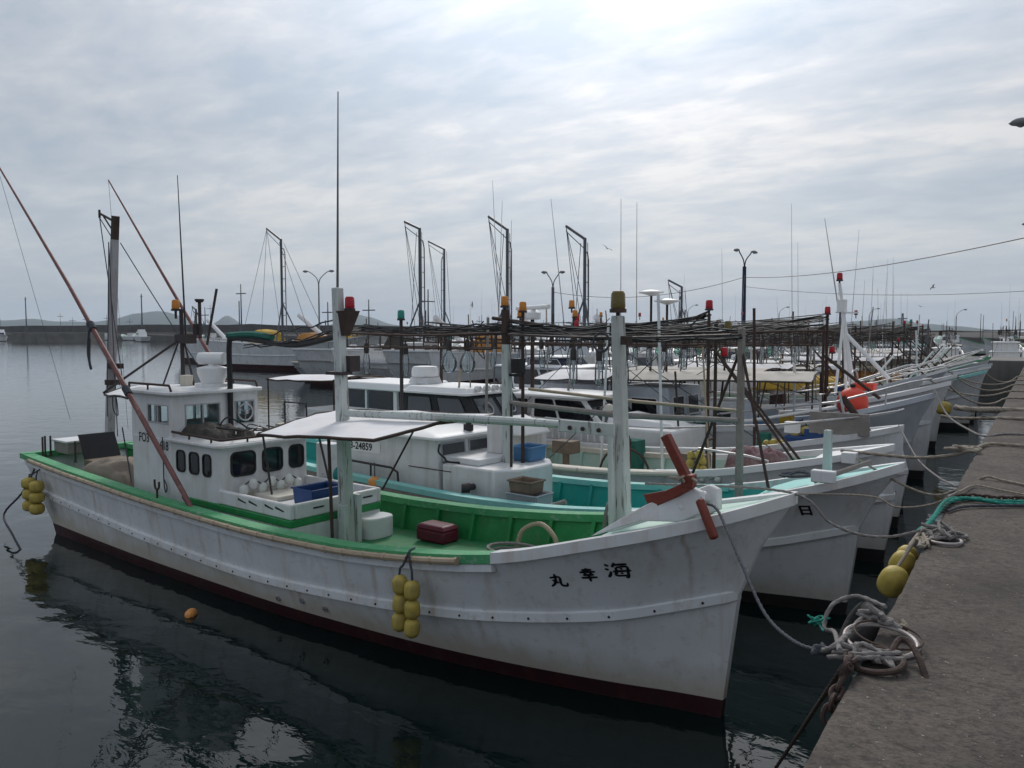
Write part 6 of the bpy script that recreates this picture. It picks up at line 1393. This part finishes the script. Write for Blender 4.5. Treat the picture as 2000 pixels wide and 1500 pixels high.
# anchor lashed on the davit
def anchor():
    o = empty('anchor', B1.px(1345, 940, y=-0.5)); o.rotation_euler = (0, 0, 0); c = o.location.copy(); o.location = B1.w(c); base = B1.w(c)
    P = lambda px, py, y: B1.w(B1.px(px, py, y=y)) - base
    MB().beam(P(1300, 850, -0.5), P(1347, 945, -0.5), 0.075, 0.075).build('shank', 'anchor_red', o, 0.6, 0.008)
    MB().beam(P(1366, 975, -0.6), P(1396, 1053, -0.68), 0.065, 0.065).build('stock', 'anchor_red', o, 0.6, 0.02)
    f = [P(1256, 966, -0.56), P(1300, 958, -0.56), P(1345, 938, -0.54), P(1352, 952, -0.54), P(1318, 972, -0.56), P(1288, 986, -0.57), P(1270, 999, -0.58)]; k = len(f); th = Vector((0.02, 0.07, 0))
    MB().add(f + [p + th for p in f], [tuple(range(k)), tuple(reversed(range(k, 2 * k)))] + [(i, k + i, k + (i + 1) % k, (i + 1) % k) for i in range(k)]).build('fluke', 'anchor_red', o, 0.6, 0.006)
    MB().box(-0.05, 0.05, -0.05, 0.06, -0.05, 0.06).build('crown', 'anchor_red', o, 0.6, 0.01)
    rnd = random.Random(2); MB().tube(tangle(rnd, P(1338, 940, -0.55), (0.05, 0.04, 0.03), 1, 10), 0.012, 6).build('lashing', 'rope_tan', o)
    tag(o, 'red painted anchor lashed on the bow davit of the green-railed boat', 'anchor')
anchor()
p = B1.px(803, 1083, y=-1.2); fender('six yellow floats in two strings hung on the green rail amidships', B1.w(p), None, 3, 2, 0.078, 0.195, droop=0.19)
p = B1.px(78, 922, y=-1.05); fender('six yellow floats in two strings hung by the stern of the green-railed boat', B1.w(p), None, 3, 2, 0.115, 0.2, droop=0.08)
o = put('buoy', float_mesh('float_orange', 0.062, 0.2), None, 0, at(373, 1199, Z=0.015), (1.5, 0.1, 0.6)); tag(o, 'small orange float drifting on the dark water by the hull', 'float')
rope('dark stern line running from the green-railed boat into the water', [B1.w((-11.9, -0.95, 1.2)), B1.w(B1.px(45, 960, y=-1.2)), B1.w(B1.px(8, 1004, y=-1.3)), at(25, 1045, Z=0.15), at(45, 1082, Z=-0.05)], 0.016, 'rope_dark', smooth=5)
o = empty('teal_tank', B1.w(B1.px(655, 925, y=0.95)), 0); tag(o, 'round teal plastic tank beside the mid mast of the green-railed boat', 'tank'); MB().lathe([(0.05, -0.17), (0.1, -0.16), (0.12, -0.1), (0.12, 0.1), (0.1, 0.16), (0.05, 0.17)], (0, 0, 0), (1, 0.3, 0), 14).build('body', 'plastic_teal', o); MB().tube([(0, 0, -0.12), (0, 0, -0.42)], 0.02, 6).build('stand', 'dark_metal', o)
rope('grey rope knotted over the green far rail', [B1.w((-1.75, 1.0, 1.5)), B1.w((-1.75, 0.9, 1.5)), B1.w((-1.77, 0.86, 1.2)), B1.w((-1.75, 0.85, 1.05)), B1.w((-1.74, 0.84, 0.95))], 0.02, 'rope_grey', 'knotted_rope')
# turquoise boat
crate('grey plastic crate on the side deck of the turquoise boat', B2, -4.25, -0.7, 0.78, 0.5, 0.36, 0.28, 'plastic_grey')
crate('small wooden box balanced on the grey crate', B2, -4.3, -0.7, 1.07, 0.36, 0.3, 0.17, 'wood')
tag(MB().tube([B2.w((-4.1, -0.95, 0.82)), B2.w((-3.5, -0.85, 1.05))], 0.04, 10).build('drain_pipe', 'grey_wood'), 'short grey pipe leaning on the turquoise bulwark', 'pipe')
bunch('amber float hanging at the stern quarter of the turquoise boat', B2, [(-7.1, -1.12, 0.92)], 'float_orange', 0.1, 0.24, 1)
crate('blue tub behind the white ventilator of the turquoise boat', B2, -5.1, 0.4, 1.33, 0.36, 0.4, 0.22, 'blue')
bunch('bunch of yellow floats on the bow of the cream-railed boat', B3, [tuple(B3.px(*q, y=-0.75 - 0.05 * (i % 2))) for i, q in enumerate([(1350, 890), (1366, 888), (1372, 900), (1347, 905), (1362, 912), (1374, 918)])], 'float_yellow', 0.06, 0.15, 5)
bunch('bunch of white floats on the rail of the cream-railed boat', B3, [tuple(B3.px(*q, y=-1.0)) for q in [(1372, 935), (1388, 930), (1398, 928), (1402, 936)]], 'float_white', 0.055, 0.12, 6)
pile('faded maroon net roll on the foredeck of the cream-railed boat', 'net', 'faded_net', B3, -2.0, 0.2, 1.2, 0.9, 0.6, 0.3, 7.7, rough=0.4)
bunch('row of yellow floats on the foredeck of the fourth boat', B4, [tuple(B4.px(*q, y=-0.6)) for q in [(1497, 868), (1512, 866), (1526, 868)]], 'float_yellow', 0.075, 0.17, 8)
for i, (px, py, k) in enumerate([(1325, 838, 0), (1562, 832, 0)]):
    p = B5.px(px, py - 8, y=-1.3); p.y = -B5.sheer(p.x)[0] - 0.03
    fender(['yellow floats hung amidships on the blue-railed boat', 'yellow floats hung near the bow of the blue-railed boat'][i], B5.w(p), None, 2, 2, 0.1, 0.19, droop=0.05)
o = empty('mooring_buoy', B5.w(B5.px(1665, 786, y=-0.3)), 0); tag(o, 'large round red-orange buoy on the bow of the blue-railed boat', 'buoy')
MB().lathe([(0.02, -0.3)] + [(0.3 * math.cos(R(a_)), 0.3 * math.sin(R(a_))) for a_ in range(-75, 90, 15)] + [(0.05, 0.3)], n=22).build('ball', 'buoy_red', o, 1.2); MB().lathe([(0.05, 0.29), (0.05, 0.36), (0.02, 0.37)], n=10).build('eye', 'black', o)
crate('red plastic crate on the foredeck of the sixth boat', B6, -1.3, -0.1, 2.0, 0.42, 0.3, 0.16, 'buoy_red')
p = BOATS['row1'].w((0.3, -0.6, 1.5)); fender('single round yellow float hanging at the bow of a boat down the row', p, None, 1, 1, 0.2, 0.4, droop=0.05)

# ======================================================== quay furniture and mooring lines
QZ = 1.8
def Q(px, py, dz=0.0): return at(px, py, Z=QZ) + Vector((0, 0, dz))
def ring(label, c, r, th, mat, nrm=(0, 0, 1), tilt=None):
    q = Vector((0, 0, 1)).rotation_difference(Vector(nrm).normalized()); c = Vector(c)
    return tag(MB().tube([c + q @ Vector((r * math.cos(t), r * math.sin(t), 0)) for t in [2 * math.pi * i / 28 for i in range(28)]], th, 8, closed=True).build('mooring_ring', mat), label, 'ring')
r1 = Q(1720, 1262, 0.03); ring('pale worn steel mooring ring lying on the quay edge', r1, 0.17, 0.0125, 'ring_steel', (0.05, -0.12, 1))
ring('thin second hoop lying against the pale mooring ring', r1 + Vector((0.03, 0.02, 0.03)), 0.16, 0.006, 'rust', (0.08, -0.05, 1))
r2 = Q(1706, 1300, 0.03); ring('rusty mooring ring wrapped in frayed grey rope', r2, 0.13, 0.015, 'rust', (-0.05, -0.1, 1))
hk = [Q(1738, 1298, 0.05), Q(1755, 1285, 0.09), Q(1775, 1290, 0.09), Q(1795, 1308, 0.05), Q(1812, 1326, -0.02)]
tag(MB().tube(curve(hk, 5), 0.016, 8).build('iron_staple', 'rust'), 'rusty bent iron staple set in the quay concrete', 'staple')
rnd = random.Random(21)
def knot(label, c, ext, r, mat, seed, k=16, name='rope_knot'):
    return tag(MB().laid(tangle(random.Random(seed), c, ext, 1, k), r).build(name, mat, None, 1.2), label, 'rope')
knot('knot of grey rope on top of the pale mooring ring', Q(1712, 1235, 0.06), (0.04, 0.035, 0.028), 0.014, 'rope_grey', 31, 16)
knot('frayed grey rope bound round the rusty mooring ring', Q(1692, 1292, 0.03), (0.065, 0.05, 0.018), 0.011, 'rope_grey', 32, 30)
knot('rope whipping on the far side of the pale mooring ring', Q(1765, 1240, 0.03), (0.03, 0.025, 0.015), 0.014, 'rope_tan', 35, 12)
rope('thick grey rope from the pale ring over the quay edge', [Q(1760, 1248, 0.05), Q(1725, 1238, 0.08), Q(1690, 1225, 0.06), Q(1660, 1245, 0.03), at(1630, 1262, X=-0.8), at(1604, 1272, X=-0.9)], 0.014, 'rope_grey', 'rope_tail')
e = at(1604, 1272, X=-0.9); dk = B1.w(B1.px(1396, 990, y=-0.56))
def through(a, b, pts):
    """hang a line from a to b whose middle points lie on photo directions, spaced evenly in plan"""
    out = [a]; n = len(pts) + 1
    for i, (px, py) in enumerate(pts):
        r = _fw + _rt * ((px - CX) / FPX) + _up * ((CY - py) / FPX)
        # meet the vertical plane through a and b
        h = Vector((b.y - a.y, a.x - b.x, 0)); t = (a - _C).dot(h) / r.dot(h); out.append(_C + r * t)
    return out + [b]
rope('dark blue bow line sagging from the davit of the green-railed boat to the quay', [B1.w(B1.px(1366, 984, y=-0.4))] + through(dk, e, [(1420, 1035), (1450, 1105), (1495, 1200), (1550, 1252)]), 0.0105, 'rope_dark')
knot('dark knot joining the blue bow line to the grey quay rope', e, (0.022, 0.022, 0.015), 0.014, 'rope_dark', 33, 10)
a = B1.w((0.52, 0.0, 2.08)); b_ = at(1798, 1036, X=-0.72)
rope('grey bow line from the tip of the green-railed boat to the teal quay rope', [B1.w((-0.9, 0.2, 1.95))] + through(a, b_, [(1620, 1020), (1680, 1044), (1740, 1048)]), 0.0105, 'rope_grey')
a = B2.w((0.1, -0.1, 1.92)); b_ = Q(1925, 937, 0.03)
rope('tan bow line from the turquoise boat crossing the quay top', through(a, b_, [(1770, 950), (1830, 967), (1880, 952)]) + [Q(1960, 942, 0.02), Q(2060, 962, 0.02), Q(2200, 985, 0.02)], 0.013, 'rope_tan')
a = B2.w((-0.75, -0.75, 1.5)); b_ = Q(1872, 965, 0.02)
rope('thin tan second bow line from the turquoise boat to the quay edge', through(a, b_, [(1690, 968), (1750, 990), (1820, 985)]) + [Q(1905, 952, 0.02), Q(1960, 962, 0.02), Q(2080, 985, 0.02)], 0.009, 'rope_tan')
a = B3.w((-0.5, -0.5, 1.68)); b_ = Q(1893, 884, 0.02)
rope('heavy tan hawser from the cream-railed boat to the quay', through(a, b_, [(1720, 888), (1790, 894), (1850, 890)]) + [Q(1925, 872, 0.03), Q(1960, 872, 0.03), Q(2060, 880, 0.03)], 0.022, 'rope_tan')
knot('big splice knot in the heavy tan hawser at the quay edge', Q(1885, 884, 0.02), (0.09, 0.07, 0.04), 0.02, 'rope_tan', 41, 16)
a = B4.w((0.0, -0.1, 1.8)); b_ = Q(1905, 925, 0.02)
rope('grey bow line from the fourth boat to the quay edge', through(a, at(1868, 950, X=-0.7), [(1790, 893), (1830, 930)]), 0.011, 'rope_grey')
a = B5.w((0.5, 0, 2.3)); b_ = Q(1925, 852, 0.0)
rope('grey bow line from the blue-railed boat to the quay edge', through(a, b_, [(1850, 810), (1890, 838)]) + [Q(1960, 850, 0.02), Q(2040, 852, 0.02)], 0.016, 'rope_grey')
for k_, (key, yy, nm) in enumerate([('tall', 22.5, 'sixth'), ('row0', 25.2, 'seventh'), ('row1', 28.4, 'eighth'), ('row2', 31, 'ninth'), ('row3', 34, 'tenth')]):
    B_ = BOATS[key]; a = B_.w((0.4, 0, B_.zb + 0.02)); c = Vector((-0.66, yy, QZ + 0.02))
    rope('pale bow line from the %s boat along the quay' % nm, sagline(a, c, 0.3, 5) + [c + Vector((0.5, 0.15, 0)), c + Vector((1.6, 0.3, 0))], 0.02, 'rope_tan', smooth=3)
for k_, (py, nm) in enumerate([(800, 'thicker'), (817, 'thinner')]):
    c = at(1905 - 30 * k_, py, X=-1.0 - 0.3 * k_); rope('%s pale fender log line slung level from the quay edge' % nm, [c + Vector((-0.35, 0.3, 0.0)), c, Q(1960, py + 2, 0.02), Q(2060, py + 6, 0.02)], 0.05 - 0.02 * k_, 'rope_tan', 'slung_rope', 5)
# teal rope and chain across the quay
rope('teal rope lying across the quay and over its edge', [at(1790, 1040, X=-0.8), at(1815, 1022, X=-0.73), Q(1838, 1000, 0.03), Q(1860, 984, 0.03), Q(1900, 978, 0.02), Q(1960, 984, 0.02), Q(2100, 984, 0.02)], 0.019, 'rope_teal')
rope('second teal strand twisted beside the teal rope', [at(1792, 1038, X=-0.79), at(1818, 1016, X=-0.73), Q(1842, 993, 0.05), Q(1864, 981, 0.04), Q(1910, 982, 0.03), Q(1970, 988, 0.02), Q(2100, 990, 0.02)], 0.014, 'rope_teal')
rope('dark rope lying beside the teal rope on the quay', [Q(1850, 1003, 0.02), Q(1880, 994, 0.02), Q(1940, 992, 0.02), Q(2100, 990, 0.02)], 0.012, 'rope_dark')
def chain(label, pts, link=0.075, r=0.0095, mat='rust'):
    P = curve(pts, 12); o = empty('chain', P[0]); tag(o, label, 'chain'); acc = 0; last = P[0]; i = 0
    me = MB().tube([(link * 0.5 * math.cos(t) * 1.0, link * 0.3 * math.sin(t), 0) for t in [2 * math.pi * k / 14 for k in range(14)]], r, 6, closed=True).mesh('link', mat)
    for p in P[1:]:
        d = p - last
        while d.length >= link * 0.72:
            c = last + d.normalized() * link * 0.36
            q = put('link', me, o, 0, c - P[0]); q.rotation_mode = 'QUATERNION'
            u = d.normalized(); qq = Vector((1, 0, 0)).rotation_difference(u); from_roll = Matrix.Rotation((i % 2) * math.pi / 2 + 0.4, 3, u).to_quaternion(); q.rotation_quaternion = from_roll @ qq
            last = last + d.normalized() * link * 0.72; d = p - last; i += 1
chain('rusty chain hanging over the quay edge below the rings', [Q(1672, 1290, 0.02), at(1655, 1300, X=-0.7), at(1645, 1325, X=-0.72), at(1632, 1358, X=-0.73), at(1618, 1392, X=-0.74), at(1612, 1420, X=-0.75)], 0.085, 0.011, 'rust')
chain('rusty chain lying along the teal rope on the quay', [Q(1836, 1002, 0.02), Q(1846, 992, 0.02), Q(1862, 976, 0.02), Q(1900, 973, 0.02), Q(1950, 978, 0.02), Q(2020, 978, 0.02)], 0.085, 0.012, 'rust')
rope('taut brown line from the quay chain down to the water', [Q(1668, 1285, 0.02), at(1648, 1300, X=-0.72), at(1600, 1372, X=-0.95), at(1555, 1440, X=-1.25), at(1480, 1552, X=-1.75)], 0.011, 'rust', 'taut_line')
# rope heap farther along, with its ring
knot('heap of grey rope on the quay edge behind the yellow floats', Q(1838, 1052, 0.02), (0.08, 0.08, 0.03), 0.012, 'rope_grey', 51, 40, 'rope_heap')
knot('frayed pinkish rope trailing over the quay edge to the yellow floats', Q(1805, 1060, 0.0), (0.025, 0.12, 0.02), 0.011, 'rope_tan', 52, 24, 'rope_heap')
ring('steel ring under the heap of grey rope', Q(1843, 1060, 0.02), 0.12, 0.012, 'ring_steel')
# floats, tyre hung on the quay wall
o = empty('quay_fender', Vector((-0.86, 6.0, 1.45))); tag(o, 'three large yellow floats hung on the quay wall', 'fender')
for c, s_ in ((at(1744, 1136, X=-0.86), 1.0), (at(1762, 1102, X=-0.84), 0.9), (at(1770, 1088, X=-0.84), 0.8)):
    put('float', float_mesh('float_yellow', 0.1, 0.25), o, 0, c - o.location, (0.5, 0.3, 0.4), s_)
    MB().tube([c - o.location + Vector((0.02, 0, 0.1)), Vector((0.1, c.y - 6.0 + 0.3, 0.36))], 0.012, 6).build('cord', 'rope_tan', o)
c = at(1682, 1215, X=-0.84) - Vector((0, 0, 0.05)); o = empty('tyre', c); tag(o, 'black tyre hung on the quay wall by the mooring rings', 'tyre')
q = Vector((0, 0, 1)).rotation_difference(Vector((-0.9, -0.3, 0.5)))
m = MB(); m.tube([q @ Vector((0.13 * math.cos(t), 0.13 * math.sin(t), 0)) for t in [2 * math.pi * i / 28 for i in range(28)]], 0.065, 12, closed=True); m.build('casing', 'rubber', o, 1.2)
rope('white and teal rope looped round the black tyre', [at(1730, 1185, X=-0.7), c + Vector((-0.05, 0.1, 0.17)), c + Vector((-0.16, -0.03, 0.13)), c + Vector((-0.18, -0.13, 0.02)), c + Vector((-0.1, -0.25, 0.05)), at(1640, 1270, X=-0.75)], 0.012, 'rope_grey', 'tyre_rope')
knot('frayed teal rope end sticking out by the tyre', c + Vector((-0.24, -0.02, 0.0)), (0.03, 0.05, 0.03), 0.006, 'rope_teal', 61, 22, 'frayed_rope')

# ======================================================== air
def haze():
    m = bpy.data.materials.new('haze'); m.use_nodes = True; nt = m.node_tree
    for n in list(nt.nodes): nt.nodes.remove(n)
    out = nt.nodes.new('ShaderNodeOutputMaterial'); v = nt.nodes.new('ShaderNodeVolumePrincipled')
    v.inputs['Color'].default_value = (0.7, 0.82, 0.97, 1); v.inputs['Density'].default_value = 0.0001; v.inputs['Anisotropy'].default_value = 0.2
    nt.links.new(v.outputs[0], out.inputs['Volume']); MAT['haze'] = m
    o = MB().box(-7500, 7000, -1500, 7500, -5, 260).build('haze', 'haze', None, 0); o['kind'] = 'stuff'
haze()
